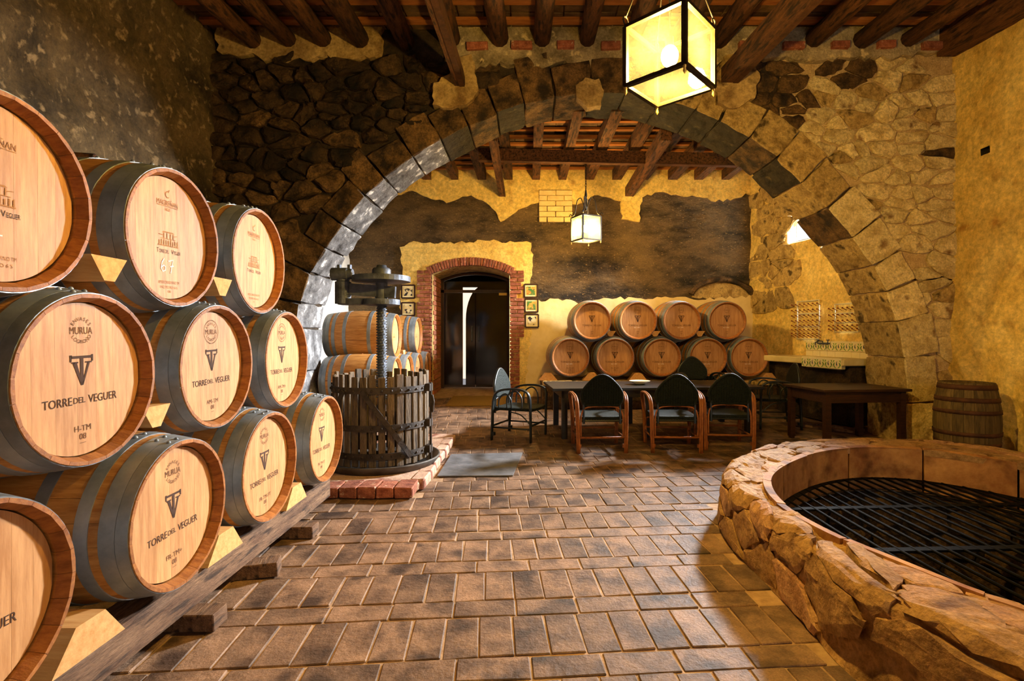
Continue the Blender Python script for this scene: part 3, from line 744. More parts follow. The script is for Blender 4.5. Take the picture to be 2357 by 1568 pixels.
# doorway: glazed wooden frame and the dark room behind, outer door ajar
YD = YW+.86
dr = empty('door_1', (0, 0, 0)); struct(dr, 'dark glazed double door under a brick arch, daylight slit behind')
fz = floor_z(YD)+.01
MB().bar((DX0+.05, YD, fz), (DX0+.05, YD, 2.42), .07, .06).bar((DX1-.05, YD, fz), (DX1-.05, YD, 2.42), .07, .06).obj('door_frame', 'door_wood', dr)
MB().bar((DX0, YD, 2.20), (DX1, YD, 2.20), .07, .06).obj('transom', 'door_wood', dr)
tp = [(DX0+(DX1-DX0)*k/12, YD, door_top(DX0+(DX1-DX0)*k/12)-.04) for k in range(13)]
MB().tube(tp, .035, 6).obj('arched_head', 'door_wood', dr)
xm = (DX0+DX1)/2
for a, b in ((DX0+.08, xm-.01), (xm+.01, DX1-.08)):
    MB().box((a, YD-.006, fz+.02), (b, YD+.006, 2.165)).obj('glass_leaf', 'door_glass', dr)
    hx = b-.06 if a < xm-.1 else a+.06
    MB().tube([(hx, YD-.01, 1.2), (hx, YD-.05, 1.22), (hx, YD-.05, 1.48), (hx, YD-.01, 1.5)], .012, 6).obj('handle', 'press_iron', dr)
MB().box((DX0+.08, YD-.006, 2.235), (DX1-.08, YD+.006, 2.40)).obj('fanlight', 'door_glass', dr)
MB().box((DX1-.24, YD-.02, 2.12), (DX1-.08, YD-.01, 2.17)).obj('notice_strip', 'brass', dr)
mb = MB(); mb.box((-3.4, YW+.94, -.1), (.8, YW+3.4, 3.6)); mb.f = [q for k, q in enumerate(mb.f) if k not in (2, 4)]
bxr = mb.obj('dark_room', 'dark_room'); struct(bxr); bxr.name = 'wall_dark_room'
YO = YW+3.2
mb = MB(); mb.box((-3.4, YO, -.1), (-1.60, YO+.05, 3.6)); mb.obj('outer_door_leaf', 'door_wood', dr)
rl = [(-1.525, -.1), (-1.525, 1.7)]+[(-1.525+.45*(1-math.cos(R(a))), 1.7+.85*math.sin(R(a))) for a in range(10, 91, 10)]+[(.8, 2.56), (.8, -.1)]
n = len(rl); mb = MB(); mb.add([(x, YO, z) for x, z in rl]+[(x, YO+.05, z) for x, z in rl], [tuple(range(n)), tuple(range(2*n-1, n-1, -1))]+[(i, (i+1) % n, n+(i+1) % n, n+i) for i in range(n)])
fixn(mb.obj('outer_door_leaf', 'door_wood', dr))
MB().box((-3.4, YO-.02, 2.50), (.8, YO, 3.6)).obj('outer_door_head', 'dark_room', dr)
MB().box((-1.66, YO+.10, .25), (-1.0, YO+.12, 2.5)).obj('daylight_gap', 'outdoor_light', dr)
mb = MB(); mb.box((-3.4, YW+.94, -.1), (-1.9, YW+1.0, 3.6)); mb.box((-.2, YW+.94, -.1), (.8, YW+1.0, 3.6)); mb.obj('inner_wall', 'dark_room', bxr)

# ------------------------------------------------------------------ barrels
BL, RB, RE = .95, .35, .302
def br(x):                                # radius along the axis, x in -BL/2..BL/2
    t = 2*x/BL; return RE+(RB-RE)*(1-abs(t)**2.1)
NST = 24
def stave_mesh():
    mb = MB(); st = [-.475, -.44, -.33, -.17, 0, .17, .33, .44, .475]; a = math.pi/NST*.985
    for x in st:
        r = br(x); th = .03 if abs(x) < .45 else .026
        e = abs(x) > .47; ri = r-(.012 if e else .034)
        for k, rr in ((-1, r), (0, r), (1, r), (1, ri), (-1, ri)):
            mb.v.append((x, rr*math.sin(k*a), rr*math.cos(k*a)))
    for i in range(len(st)-1):
        for j in range(5):
            p, q = i*5+j, i*5+(j+1) % 5; mb.f.append([p, q, q+5, p+5])
    mb.f.append([4, 3, 2, 1, 0]); e = (len(st)-1)*5; mb.f.append([e, e+1, e+2, e+3, e+4])
    me = mb.mesh('stave')
    bm = bmesh.new(); bm.from_mesh(me); bmesh.ops.recalc_face_normals(bm, faces=bm.faces); bm.to_mesh(me); bm.free()
    me.materials.append(M['oak_body']); me.materials.append(M['oak_chime'])
    for p in me.polygons:
        c = p.center; p.material_index = 1 if (abs(c.x) > .43 and math.hypot(c.y, c.z) < br(c.x)-.008) or abs(c.x) > .474 else 0
    return me
STAVE = stave_mesh()
def body_mesh():
    mb = MB(); pr = [(RE-.036, .44), (RE-.012, .475), (RE, .475)]+[(br(x), x) for x in (.44,.36,.27,.18,.09,0,-.09,-.18,-.27,-.36,-.44)]+[(RE, -.475), (RE-.012, -.475), (RE-.036, -.44)]
    mb.lathe(pr, 32, 'x'); me = mb.mesh('barrel_body'); me.materials.append(M['oak_body']); me.materials.append(M['oak_chime'])
    bm = bmesh.new(); bm.from_mesh(me); bmesh.ops.recalc_face_normals(bm, faces=bm.faces); bm.to_mesh(me); bm.free()
    for p in me.polygons: p.material_index = 1 if abs(p.center.x) > .443 and math.hypot(p.center.y, p.center.z) < RE-.003 else 0
    smooth_angle(me, 30); return me
BODY = body_mesh()
def hoop_mesh(x0, x1):
    xs = [x0, (x0+x1)/2, x1]; t = .0035
    pr = [(br(xs[0])-.004, xs[0])]+[(br(x)+t, x) for x in xs]+[(br(xs[-1])-.004, xs[-1])]
    me = MB().lathe(pr, 48, 'x').mesh('hoop'); me.materials.append(M['hoop_steel']); smooth_angle(me, 30); return me
HP = [(.430, .470), (.376, .4285), (.296, .342), (.142, .188)]
HOOPS = [hoop_mesh(a, b) for a, b in HP]+[hoop_mesh(-b, -a) for a, b in HP]
XH = BL/2-.045
def boards():
    out = []; ed = [-.268, -.19, -.105, -.02, .06, .14, .205, .268]; rr = .2705
    for a, b in zip(ed, ed[1:]):
        b2, a2 = b-.0003, a+.0003; top = []; bot = []
        for k in range(7):
            y = a2+(b2-a2)*k/6; z = math.sqrt(max(0, rr*rr-y*y)); top.append((y, z)); bot.append((y, -z))
        lp = bot+top[::-1]; n = len(lp)
        v = [(XH, y, z) for y, z in lp]+[(XH-.016, y, z) for y, z in lp]
        f = [tuple(range(n))]+[(i, n+i, n+(i+1) % n, (i+1) % n) for i in range(n)]
        me = bpy.data.meshes.new('head_board'); me.from_pydata(v, [], f); me.update(); me.materials.append(M['oak_head']); out.append(me)
    return out
BOARDS = boards()
me = MB().lathe([(.0001, -XH), (.27, -XH)], 24, 'x').mesh('rear_head'); me.materials.append(M['oak_head']); REAR = me
me = MB().lathe([(.0001, XH), (.27, XH)], 32, 'x').mesh('front_head'); me.materials.append(M['oak_head']); FRONT = me
rv = MB()
rv.sphere((0, 0, 0), .0085, 8, 4)
RIVET = rv.mesh('rivet'); RIVET.materials.append(M['hoop_steel']); smooth_angle(RIVET, 60)
def emblem(mb, x, y, h):
    k = h/.1
    def P(*p): mb.add([(x+a*k, y+b*k, 0) for a, b in p], [tuple(range(len(p)))])
    P((-.042,.050),(.042,.050),(.042,.041),(-.042,.041)); P((-.046,.053),(-.038,.053),(-.040,.030),(-.046,.030)); P((.038,.053),(.046,.053),(.046,.030),(.040,.030))
    P((-.0065,.041),(.0065,.041),(.0065,-.044),(-.0065,-.044))
    P((-.036,.028),(-.020,.028),(.002,-.050),(-.004,-.050)); P((-.040,.030),(-.014,.030),(-.014,.025),(-.040,.025))
    P((.024,.028),(.033,.028),(.005,-.050),(-.001,-.050)); P((.014,.030),(.040,.030),(.040,.025),(.014,.025))
def crest(mb, x, y, k=1.0):
    """small engraved view of a mansion, a few strokes"""
    def P(*p): mb.add([(x+a*k, y+b*k, 0) for a, b in p], [tuple(range(len(p)))])
    for i in range(9):
        a = -.06+i*.0145; P((a, -.03), (a+.006, -.03), (a+.006, -.012+.004*(i % 3)), (a, -.012+.004*(i % 2)))
    P((-.066,-.036),(.066,-.036),(.066,-.031),(-.066,-.031)); P((-.05,-.004),(.05,-.004),(.05,-.001),(-.05,-.001))
    for a in (-.03, -.01, .012, .03): P((a, .0), (a+.005, .0), (a+.005, .022), (a, .022))
    P((-.036,.024),(.04,.024),(.03,.030),(-.03,.030)); P((-.06,.012),(-.034,.010),(-.034,.013),(-.06,.016)); P((.038,.012),(.06,.016),(.06,.019),(.038,.015))
def marks(kind, code='', chalk=None):
    A = MB(); B = MB(); Cc = MB(); S = MB(); D = MB(); E = MB(); F = MB()
    if kind in ('murua', 'murua_ring'):
        put_text(S, 'MURUA', .036, 0, .172, .094)
        arc_text(S, 'ENVASES', .019, 0, .172, .042, math.pi/2, .33); arc_text(S, 'LOGROÑO', .019, 0, .172, .040, -math.pi/2, .33, True)
        if kind == 'murua_ring':
            for r_ in (.060, .057):
                v = []; f = []
                for k in range(40):
                    a = 2*math.pi*k/40
                    for q in (r_, r_-.0014): v.append((q*math.cos(a), .172+q*math.sin(a), 0))
                for k in range(40): f.append((2*k, 2*k+1, (2*k+3) % 80, (2*k+2) % 80))
                S.add(v, f)
        emblem(E, 0, .030, .105)
        for t, sz, xx, wd in (('TORRE', .042, -.098, .112), ('DEL', .030, -.012, .048), ('VEGUER', .042, .090, .128)): put_text(A, t, sz, xx, -.075, wd)
        c = code.split('\n')
        put_text(D, c[0], .030, 0, -.176)
        if len(c) > 1: put_text(D, c[1], .030, 0, -.205)
        D.add([(-.014,-.227,0),(.014,-.227,0),(.010,-.229,0),(-.010,-.229,0)], [(0,1,2,3)])
    else:
        put_text(B, 'C', .045, -.002, .196, .024); B.add([(.004,.215,0),(.016,.222,0),(.012,.210,0)], [(0,1,2)])
        put_text(B, 'MAGREÑAN', .032, 0, .160, .135); B.add([(-.068,.141,0),(.068,.141,0),(.068,.1435,0),(-.068,.1435,0)], [(0,1,2,3)])
        put_text(B, '1820', .018, 0, .129, .034)
        crest(E, 0, .0)
        put_text(A, 'T', .030, -.068, -.058, .012); put_text(A, 'ORRE DEL', .023, -.028, -.060, .060); put_text(A, 'V', .030, .026, -.058, .014); put_text(A, 'EGUER', .023, .058, -.060, .044)
        put_text(D, 'AMERICANO FINO TM', .019, 0, -.197, .135); put_text(D, '192 M2 RO 6 S', .017, 0, -.219, .11); put_text(D, '08', .016, 0, -.238, .018)
    if chalk:
        v = []
        strokes = {'67': [[(-.030,.036),(-.044,.018),(-.050,-.008),(-.040,-.022),(-.024,-.016),(-.022,0),(-.034,.006),(-.048,-.004)], [(-.004,.026),(.028,.034),(.018,.006),(.010,-.028)], [(.006,.002),(.030,.008)]],
                   '4': [[(-.01,.05),(-.035,-.002),(.022,.0)], [(.008,.018),(.002,-.04)]],
                   'n': [[(-.05,.01),(-.058,0),(-.05,-.008),(-.042,-.006)], [(-.03,.01),(-.036,0),(-.028,-.008)], [(-.015,-.002),(-.004,-.002)], [(.006,-.01),(.008,.01),(.018,.006),(.01,0)], [(.028,.01),(.024,-.008),(.036,-.004)]]}[chalk]
        oy = -.128 if chalk != 'n' else -.108
        for st in strokes:
            Cc.tube([(x, y+oy, 0) for x, y in st], .0024 if chalk != 'n' else .0018, 4)
        if chalk == '4': pass
    return A, B, Cc, S, D, E
def to_head(mb, dx):
    return [(XH+dx+(p[2] if abs(p[2]) > 1e-9 else 0)*.2, p[0], p[1]) for p in mb.v], mb.f
def make_barrel(name, loc, rz, label, group, kind='murua', code='', chalk=None, near=False, roll=0.0, faint=False):
    """lying barrel; head with the marks faces local +X; the origin is under the belly"""
    t = empty(name, loc, rz, label, 'barrel', group)
    C = Vector((0, 0, RB))
    def part(nm, me, rx_=0.0, par=t): 
        return link(nm, me, par, C, (rx_, 0, 0))
    if near:
        o_ = rn.uniform(0, .2)
        for k in range(NST): part('stave', STAVE, o_+2*math.pi*k/NST)
        for me in BOARDS: part('head_board', me, roll)
    else:
        part('barrel_body', BODY); 
        for me in BOARDS: part('head_board', me, roll)
    part('rear_head', REAR)
    for i, me in enumerate(HOOPS):
        h = part('hoop', me)
        if near and i in (0, 1, 2, 3):
            x = (HP[i][0]+HP[i][1])/2; r_ = br(x)+.004
            for a in (-.04, -.19): link('rivet', RIVET, h, (x, r_*math.sin(a), r_*math.cos(a)), (-a, 0, 0))
    A, B, Cc, S, D, E = marks(kind, code, chalk); mg = kind == 'magre'
    for nm, mb, mt in (('printed_name', A, 'print_ink' if not faint else 'print_faint'), ('engraved_maker', B, 'print_faint'), ('chalk_mark', Cc, 'chalk'), ('maker_stamp', S, 'print_stamp'), ('grade_print', D, 'print_stamp' if not mg else 'print_faint'), ('printed_emblem' if not mg else 'engraved_view', E, 'print_ink' if not mg else 'print_faint')):
        if mb.v:
            v, f = to_head(mb, .0015 if nm != 'chalk_mark' else .002)
            me = bpy.data.meshes.new(nm); me.from_pydata(v, [], f); me.update(); me.materials.append(M[mt])
            part(nm, me, roll)
    if not near or True:
        bg = MB().lathe([(.0001, .002), (.012, .002), (.016, -.006)], 10, 'z'); o = bg.obj('bung', 'oak_chime', t, False, (0, 0, 2*RB+.002))
    return t
GL = 'oak barrels stacked along the left wall'
HX = -1.50-BL/2                             # centre of the left barrels
Z1, Z2, Z3 = .575, 1.165, 1.755
DY = .765; YM = 1.875
NEARB = [(3.77, Z1, 'murua', 'FR-TM-FT\n08', None, 'bottom-row barrel at the far end, beside the press'),
         (2.98, Z1, 'murua', 'FR-TM-FT\n08', None, 'bottom-row barrel, third from the viewer, above a chock on the beam'),
         (2.19, Z1, 'murua', 'FR-TM+\n08', None, 'bottom-row barrel with FR-TM+ print below the lettering'),
         (1.38, Z1, 'murua', 'FR-TM\n08', None, 'nearest bottom-row barrel, cut off at the lower left'),
         (3.36, Z2, 'murua_ring', 'AM-TM+\n08', None, 'middle-row barrel at the far end with faint ring stamp'),
         (2.62, Z2, 'murua_ring', 'AM-TM\n08', None, 'middle-row barrel with AM-TM print and ring stamp'),
         (1.86, Z2, 'murua', 'H-TM\n08', None, 'large nearest middle-row barrel with H-TM print'),
         (3.07, Z3, 'magre', '', None, 'top-row barrel at the far end, engraved and unchalked'),
         (2.35, Z3, 'magre', '', '67', 'top-row barrel with 67 chalked on its head'),
         (1.59, Z3, 'magre', '', '4', 'nearest top-row barrel, cut off at the left edge')]
for y, z, kd, cd, ch, lb in NEARB:
    dx = {Z1: .05, Z2: -.04, Z3: -.07}[z]
    make_barrel('wine_barrel', (HX+dx+rn.uniform(-.01,.01), y, z-RB), rn.uniform(-.02,.02), 'oak wine barrel, '+lb, GL, kd, cd, ch, True, rn.uniform(-.03,.03))
# beam rails under the stack
for x in (-1.60, -2.30):
    o = MB().bar((x, 4.02, .156), (x, .3, .156), .15, .15).obj('rack_beam', 'beam_old')
    tag(o, 'long rough timber beam carrying the left barrels, %s' % ('front one facing the floor' if x > -2 else 'rear one by the wall'), 'beam')
blk = cbox(.42, .11, .075, .004, .003, 3, 'support_block'); blk.materials.append(M['beam_old'])
for i, (y, a) in enumerate(((3.42, 'by the far end of the beam'), (2.84, 'sticking out furthest, slightly askew'), (2.36, 'near the viewer'), (1.55, 'under the near end of the beam'))):
    tag(link('support_block', blk, None, (-1.60 if i != 1 else -1.58, y, .004), (0, 0, .25 if i == 1 else 0)), 'short wooden block under the front barrel beam, '+a, 'block')
def chock_mesh(w0, w1, h, d):
    v = []
    for x in (-d/2, d/2): v += [(x, -w0/2, 0), (x, w0/2, 0), (x, w1/2, h), (x, -w1/2, h)]
    me = bpy.data.meshes.new('chock'); me.from_pydata(v, [], [(0,3,2,1),(4,5,6,7),(0,1,5,4),(1,2,6,5),(2,3,7,6),(3,0,4,7)]); me.update(); me.materials.append(M['pine']); return me
CH1 = chock_mesh(.30, .12, .12, .13); CH2 = chock_mesh(.05, .17, .09, .16)
for y, a in ((3.375, 'between the two far bottom barrels'), (2.585, 'in the middle of the bottom row'), (1.785, 'beside the nearest bottom barrel')):
    tag(link('chock', CH1, None, (-1.56, y, .231)), 'pale wooden chock on the front beam, '+a, 'chock', 'chocks under the left barrels')
for y, z, a in ((2.22, .93, 'below the AM-TM barrel'), (2.70, 1.525, 'between the two far top barrels'), (1.97, 1.525, 'between the two near top barrels')):
    tag(link('wedge', CH2, None, (-1.66, y, z)), 'small pale wooden wedge between upper barrels, '+a, 'wedge', 'wedges between the left barrels')

# stack in the far room, left side
GF = 'barrels stacked behind the press'
for y, a in ((7.0, 'bottom-row barrel nearest the press, pale in the daylight'), (7.72, 'second bottom-row barrel'), (8.43, 'third bottom-row barrel'), (9.14, 'last bottom-row barrel beside the brick doorway')):
    make_barrel('wine_barrel', (-1.75-BL/2, y, .72-RB), rn.uniform(-.02,.02), 'oak wine barrel behind the press, '+a, GF, 'murua', 'FR-TM\n08')
for y, a in ((7.375, 'upper one close behind the screw'), (8.85, 'upper one beside the brick doorway')):
    make_barrel('wine_barrel', (-1.85-BL/2, y, 1.315-RB), rn.uniform(-.02,.02), 'oak wine barrel behind the press, '+a, GF, 'magre', faint=True)
for x in (-1.95, -2.5):
    o = MB().bar((x, 6.95-.3, .225), (x, 9.5, .29), .16, .22).obj('rack_beam', 'beam_old'); tag(o, 'timber rail under the far barrel stack, '+('front one' if x > -2.2 else 'rear one'), 'beam')
for y, z, a in ((7.375, 1.02, 'under the upper barrel behind the screw'), (8.1, 1.0, 'in the gap between the two upper barrels'), (8.85, 1.02, 'under the upper barrel by the doorway')):
    tag(link('wedge', CH2, None, (-2.0, y, z)), 'small wooden wedge behind the press, '+a, 'wedge', 'wedges behind the press')

# stack against the far wall on a stone bench
bench = empty('stone_bench', (2.16, 8.90, 0), label='low stone bench along the far wall under the barrels', cat='bench')
me = cbox(3.85, 1.15, .40, .02, .01, 1, 'bench_base'); me.materials.append(M['stone_brown']); link('bench_base', me, bench, (0, .05, .12))
for i in range(8):
    me = cbox(.475, 1.22, .07, .012, .006, 30+i, 'bench_slab'); me.materials.append(M['stone_ochre']); link('bench_slab', me, bench, (-1.69+i*.483, .02, .52))
GB = 'barrels stacked against the far wall'
CH3 = chock_mesh(.30, .10, .12, .16)
lo_x = [.665, 1.40, 2.15, 2.89, 3.55]; up_x = [1.03, 1.76, 2.48, 3.21]
ordn = ['first', 'second', 'third', 'fourth', 'fifth']
for i, x in enumerate(lo_x):
    make_barrel('wine_barrel', (x, 8.38+BL/2, .965-RB), -math.pi/2+rn.uniform(-.03,.05), 'oak barrel by the far wall, %s from the door in the bottom row' % ordn[i], GB, 'murua_ring', 'FR-TM-FT\n08', 'n')
for i, x in enumerate(up_x):
    make_barrel('wine_barrel', (x, 8.40+BL/2, 1.555-RB), -math.pi/2+rn.uniform(-.03,.05), 'oak barrel by the far wall, %s from the door in the top row' % ordn[i], GB, 'murua_ring' if i < 2 else 'murua', 'AM\n08', 'n' if i else None)
for i, x in enumerate([.33]+[(a+b)/2 for a, b in zip(lo_x, lo_x[1:])]+[3.88]):
    tag(link('chock', CH3, None, (x, 8.47, .592), (0, 0, math.pi/2)), 'wooden chock on the stone bench, '+('at the end nearest the brick doorway', 'between first and second bottom barrels', 'between second and third bottom barrels', 'between third and fourth bottom barrels', 'between fourth and fifth bottom barrels', 'at the end nearest the sink')[i], 'chock', 'chocks on the stone bench')
for i, (a, b) in enumerate(zip(up_x, up_x[1:])):
    tag(link('wedge', CH2, None, ((a+b)/2-.05, 8.55, 1.30), (0, 0, math.pi/2)), 'wooden wedge by the far wall between %s top barrels' % ('first and second', 'second and third', 'third and fourth')[i], 'wedge', 'wedges by the far wall')

# old upright barrel in the right corner
ob = empty('old_barrel', (4.56, 5.42, -.005), label='old mossy upright barrel with rusty hoops in the right corner', cat='barrel')
OH = .84
def obr(z): return .232+.050*(1-abs(2*z/OH-1)**2.0)
zz = [0, .1, .24, .42, .60, .74, .84]
mb = MB(); a = math.pi/20*.97
for z in zz:
    for k, rr in ((-1, obr(z)), (0, obr(z)), (1, obr(z)), (1, obr(z)-.03), (-1, obr(z)-.03)): mb.v.append((rr*math.cos(k*a), rr*math.sin(k*a), z))
for i in range(len(zz)-1):
    for j in range(5): mb.f.append([i*5+j, i*5+(j+1) % 5, (i+1)*5+(j+1) % 5, (i+1)*5+j])
mb.f += [[4,3,2,1,0], [30,31,32,33,34]]
me = mb.mesh('stave'); me.materials.append(M['oak_old'])
for k in range(20): link('stave', me, ob, (0,0,0), (0, 0, 2*math.pi*k/20))
MB().lathe([(.0001, OH-.035), (.212, OH-.035)], 24).obj('barrel_top', 'stone_pale', ob)
for z0, z1 in ((.03,.08), (.20,.245), (.31,.35), (.53,.57), (.65,.695), (.775,.825)):
    MB().lathe([(obr(z0)-.002, z0), (obr(z0)+.005, z0), (obr(z1)+.005, z1), (obr(z1)-.002, z1)], 32).obj('hoop', 'hoop_rust', ob, True)

# ------------------------------------------------------------------ press platform and press
plat = empty('press_platform', (-1.6, 5.4, 0), label='low brick and stone platform under the wine press', cat='platform')
me = cbox(1.36, 2.2, .09, .02, .01, 2, 'platform_slab'); me.materials.append(M['step_stone']); link('platform_slab', me, plat, (0, .05, .0))
for i in range(9):
    me = cbox(.142, .24, .088, .008, .006, 90+i, 'edge_brick'); me.materials.append(M['brick_red']); link('edge_brick', me, plat, (-.60+i*.150, -1.10, .008))
for i in range(7):
    me = cbox(.12, .28, .092, .012, .008, 190+i, 'edge_stone'); me.materials.append(M['step_stone']); link('edge_stone', me, plat, (.66+rn.uniform(-.01,.01), -.85+i*.295, .004))
PX, PY = -1.42, 5.06
pr = empty('wine_press', (PX, PY, .09), label='old basket wine press with slatted wooden cage and iron screw', cat='wine press')
MB().lathe([(.0001, .02), (.50, .02), (.545, .075), (.56, .075), (.56, .06), (.515, .0), (.0001, .0)], 40).obj('tray', 'tray_iron', pr, True)
NS = 34; RP = .435
me = cbox(.026, .062, .80, .006, .002, 8, 'press_stave'); me.materials.append(M['press_stave'])
me_b = cbox(.026, .064, .83, .006, .003, 9, 'press_stave'); me_b.materials.append(M['press_stave'])
for k in range(NS):
    a = 2*math.pi*k/NS; link('stave', rn.choice((me, me_b)), pr, (RP*math.cos(a), RP*math.sin(a), .045+rn.uniform(0,.015)), (0, 0, a))
BOLT = MB().sphere((0, 0, 0), .011, 6, 4).mesh('bolt'); BOLT.materials.append(M['press_band'])
for z in (.15, .40, .735):
    hoop = MB().lathe([(RP+.012, z-.028), (RP+.026, z-.028), (RP+.026, z+.028), (RP+.012, z+.028), (RP+.012, z-.028)], 40).obj('iron_band', 'press_band', pr)
    for k in range(NS): a = 2*math.pi*k/NS; link('bolt', BOLT, hoop, ((RP+.028)*math.cos(a), (RP+.028)*math.sin(a), z))
for a0, a1 in ((-R(95), -R(42)), (-R(118), -R(165)), (R(20), R(60))):
    pts = [((RP+.042)*math.cos(a0+(a1-a0)*t/8), (RP+.042)*math.sin(a0+(a1-a0)*t/8), .73-.60*t/8) for t in range(9)]
    mb = MB()
    for p, q in zip(pts, pts[1:]):
        u = Vector((p[0]+q[0], p[1]+q[1], 0)).normalized(); mb.bar(p, q, .045, .012, u)
    mb.obj('diagonal_strap', 'press_band', pr)
for a in (-R(8), R(172)):
    mb = MB()
    for z in (.735, .40, .15): mb.box((RP+.02, -.045, z-.035), (RP+.065, .045, z+.035))
    mb.tube([(RP+.06, 0, .78), (RP+.06, 0, .05)], .012, 6); mb.tube([(RP+.07, 0, .66), (RP+.085, .0, .60), (RP+.075, 0, .50), (RP+.06, 0, .55)], .014, 6)
    mb.obj('hinge', 'press_band', pr, rot=(0, 0, a))
pts = []; rr = []
mb = MB(); mb.lathe([(.040, .30), (.040, 1.80)], 16)
th = [( .044*math.cos(t*.55), .044*math.sin(t*.55), .62+t*.55/(2*math.pi)*.026) for t in range(0, 420)]
mb.tube(th, .0085, 5); mb.obj('screw', 'press_iron', pr)
sc0 = 1.545
MB().lathe([(.0001, sc0-.03), (.12, sc0-.03), (.175, sc0-.02), (.175, sc0+.03), (.06, sc0+.04), (.055, sc0+.2)], 28).obj('lower_plate', 'press_iron', pr, False)
MB().bar((-.40, 0, sc0+.01), (.02, 0, sc0+.01), .14, .06).obj('lever_arm', 'press_iron', pr)
MB().bar((-.30, -.02, sc0+.13), (.14, -.02, sc0+.10), .05, .11).obj('pawl_casting', 'press_iron', pr)
MB().lathe([(.0001, sc0+.19), (.10, sc0+.19), (.275, sc0+.205), (.275, sc0+.255), (.09, sc0+.262), (.085, sc0+.262)], 36).obj('ratchet_wheel', 'press_iron', pr)
MB().lathe([(.09, sc0+.255), (.088, sc0+.32), (.078, sc0+.335), (.05, sc0+.345), (.045, sc0+.365), (.0001, sc0+.365)], 20).obj('top_nut', 'press_iron', pr, True)
mb = MB(); mb.lathe([(.0001, 0), (.075, 0), (.075, .21), (.06, .22), (.06, .24), (.0001, .24)], 18); mb.obj('lever_post', 'press_iron', pr, False, (-.37, -.01, sc0-.01))
mb = MB(); mb.lathe([(.0001, -.10), (.062, -.10), (.062, .05), (.05, .06), (.05, .10), (.0001, .10)], 16, 'x'); mb.obj('lever_socket', 'press_iron', pr, False, (-.37, -.03, sc0+.275))
mb = MB(); mb.lathe([(.0001, .06), (.026, .06), (.026, .10), (.0001, .10)], 6); mb.lathe([(.0001, .06), (.022, .06), (.022, .095), (.0001, .095)], 6)
for x in (-.40, -.30): MB().lathe([(.0001, 0), (.022, 0), (.022, .04), (.0001, .04)], 6).obj('bolt_head', 'press_iron', pr, False, (x, -.03, sc0+.325))

# steel plate let into the floor, door mat, step stones
tag(fixn(pyd('floor_plate', [(-.84,5.72,.006),(-.06,5.80,.006),(-.14,4.86,.006),(-.84,4.84,.006),(-.84,5.72,.016),(-.06,5.80,.016),(-.14,4.86,.016),(-.84,4.84,.016)], [(0,1,2,3),(4,5,6,7),(0,1,5,4),(1,2,6,5),(2,3,7,6),(3,0,4,7)], 'plate_steel')), 'grey metal cover plate lying on the brick floor', 'plate')
zf = lambda y: floor_z(y)+.008
tag(fixn(pyd('door_mat', [(-1.36,8.6,zf(8.6)),(-.32,8.65,zf(8.65)),(-.36,9.5,zf(9.5)),(-1.36,9.5,zf(9.5)),(-1.36,8.6,zf(8.6)+.015),(-.32,8.65,zf(8.65)+.015),(-.36,9.5,zf(9.5)+.015),(-1.36,9.5,zf(9.5)+.015)], [(0,1,2,3),(4,5,6,7),(0,1,5,4),(1,2,6,5),(2,3,7,6),(3,0,4,7)], 'mat_coir')), 'olive brown mat in front of the brick doorway', 'mat')

# ------------------------------------------------------------------ dining table, chairs, bowl
TA = R(5)
tb = empty('dining_table', (1.62, 7.02, 0), TA, 'long black dining table surrounded by wicker chairs', 'table')
for i in range(5):
    me = cbox(2.72, .196, .035, .004, 0, i, 'table_plank'); me.materials.append(M['table_black']); link('table_plank', me, tb, (0, -.40+i*.199, .63))
TOPZ = .665
MB().box((-1.24, -.42, .54), (1.24, -.39, .63)).box((-1.24, .39, .54), (1.24, .42, .63)).box((-1.24, -.42, .54), (-1.21, .42, .63)).box((1.21, -.42, .54), (1.24, .42, .63)).obj('apron', 'table_black', tb)
for x in (-1.2, -.15, 1.2):
    for y in (-.38, .38):
        wy = 7.02+x*math.sin(TA)+y*math.cos(TA); MB().box((x-.035, y-.035, floor_z(wy)+.004), (x+.035, y+.035, .63)).obj('leg', 'table_black', tb)
bw_ = empty('bowl', (1.62-.18+.05, 6.95, TOPZ+.001), label='white shallow bowl on the black dining table', cat='bowl')
MB().lathe([(.0001, .0), (.06, .0), (.075, .012), (.135, .045), (.138, .05), (.128, .048), (.07, .018), (.0001, .014)], 28).obj('bowl_shell', 'ceramic', bw_, True)
MB().lathe([(.0001, .038), (.06, .036), (.10, .034), (.10, .03)], 20).obj('bowl_contents', 'food', bw_)

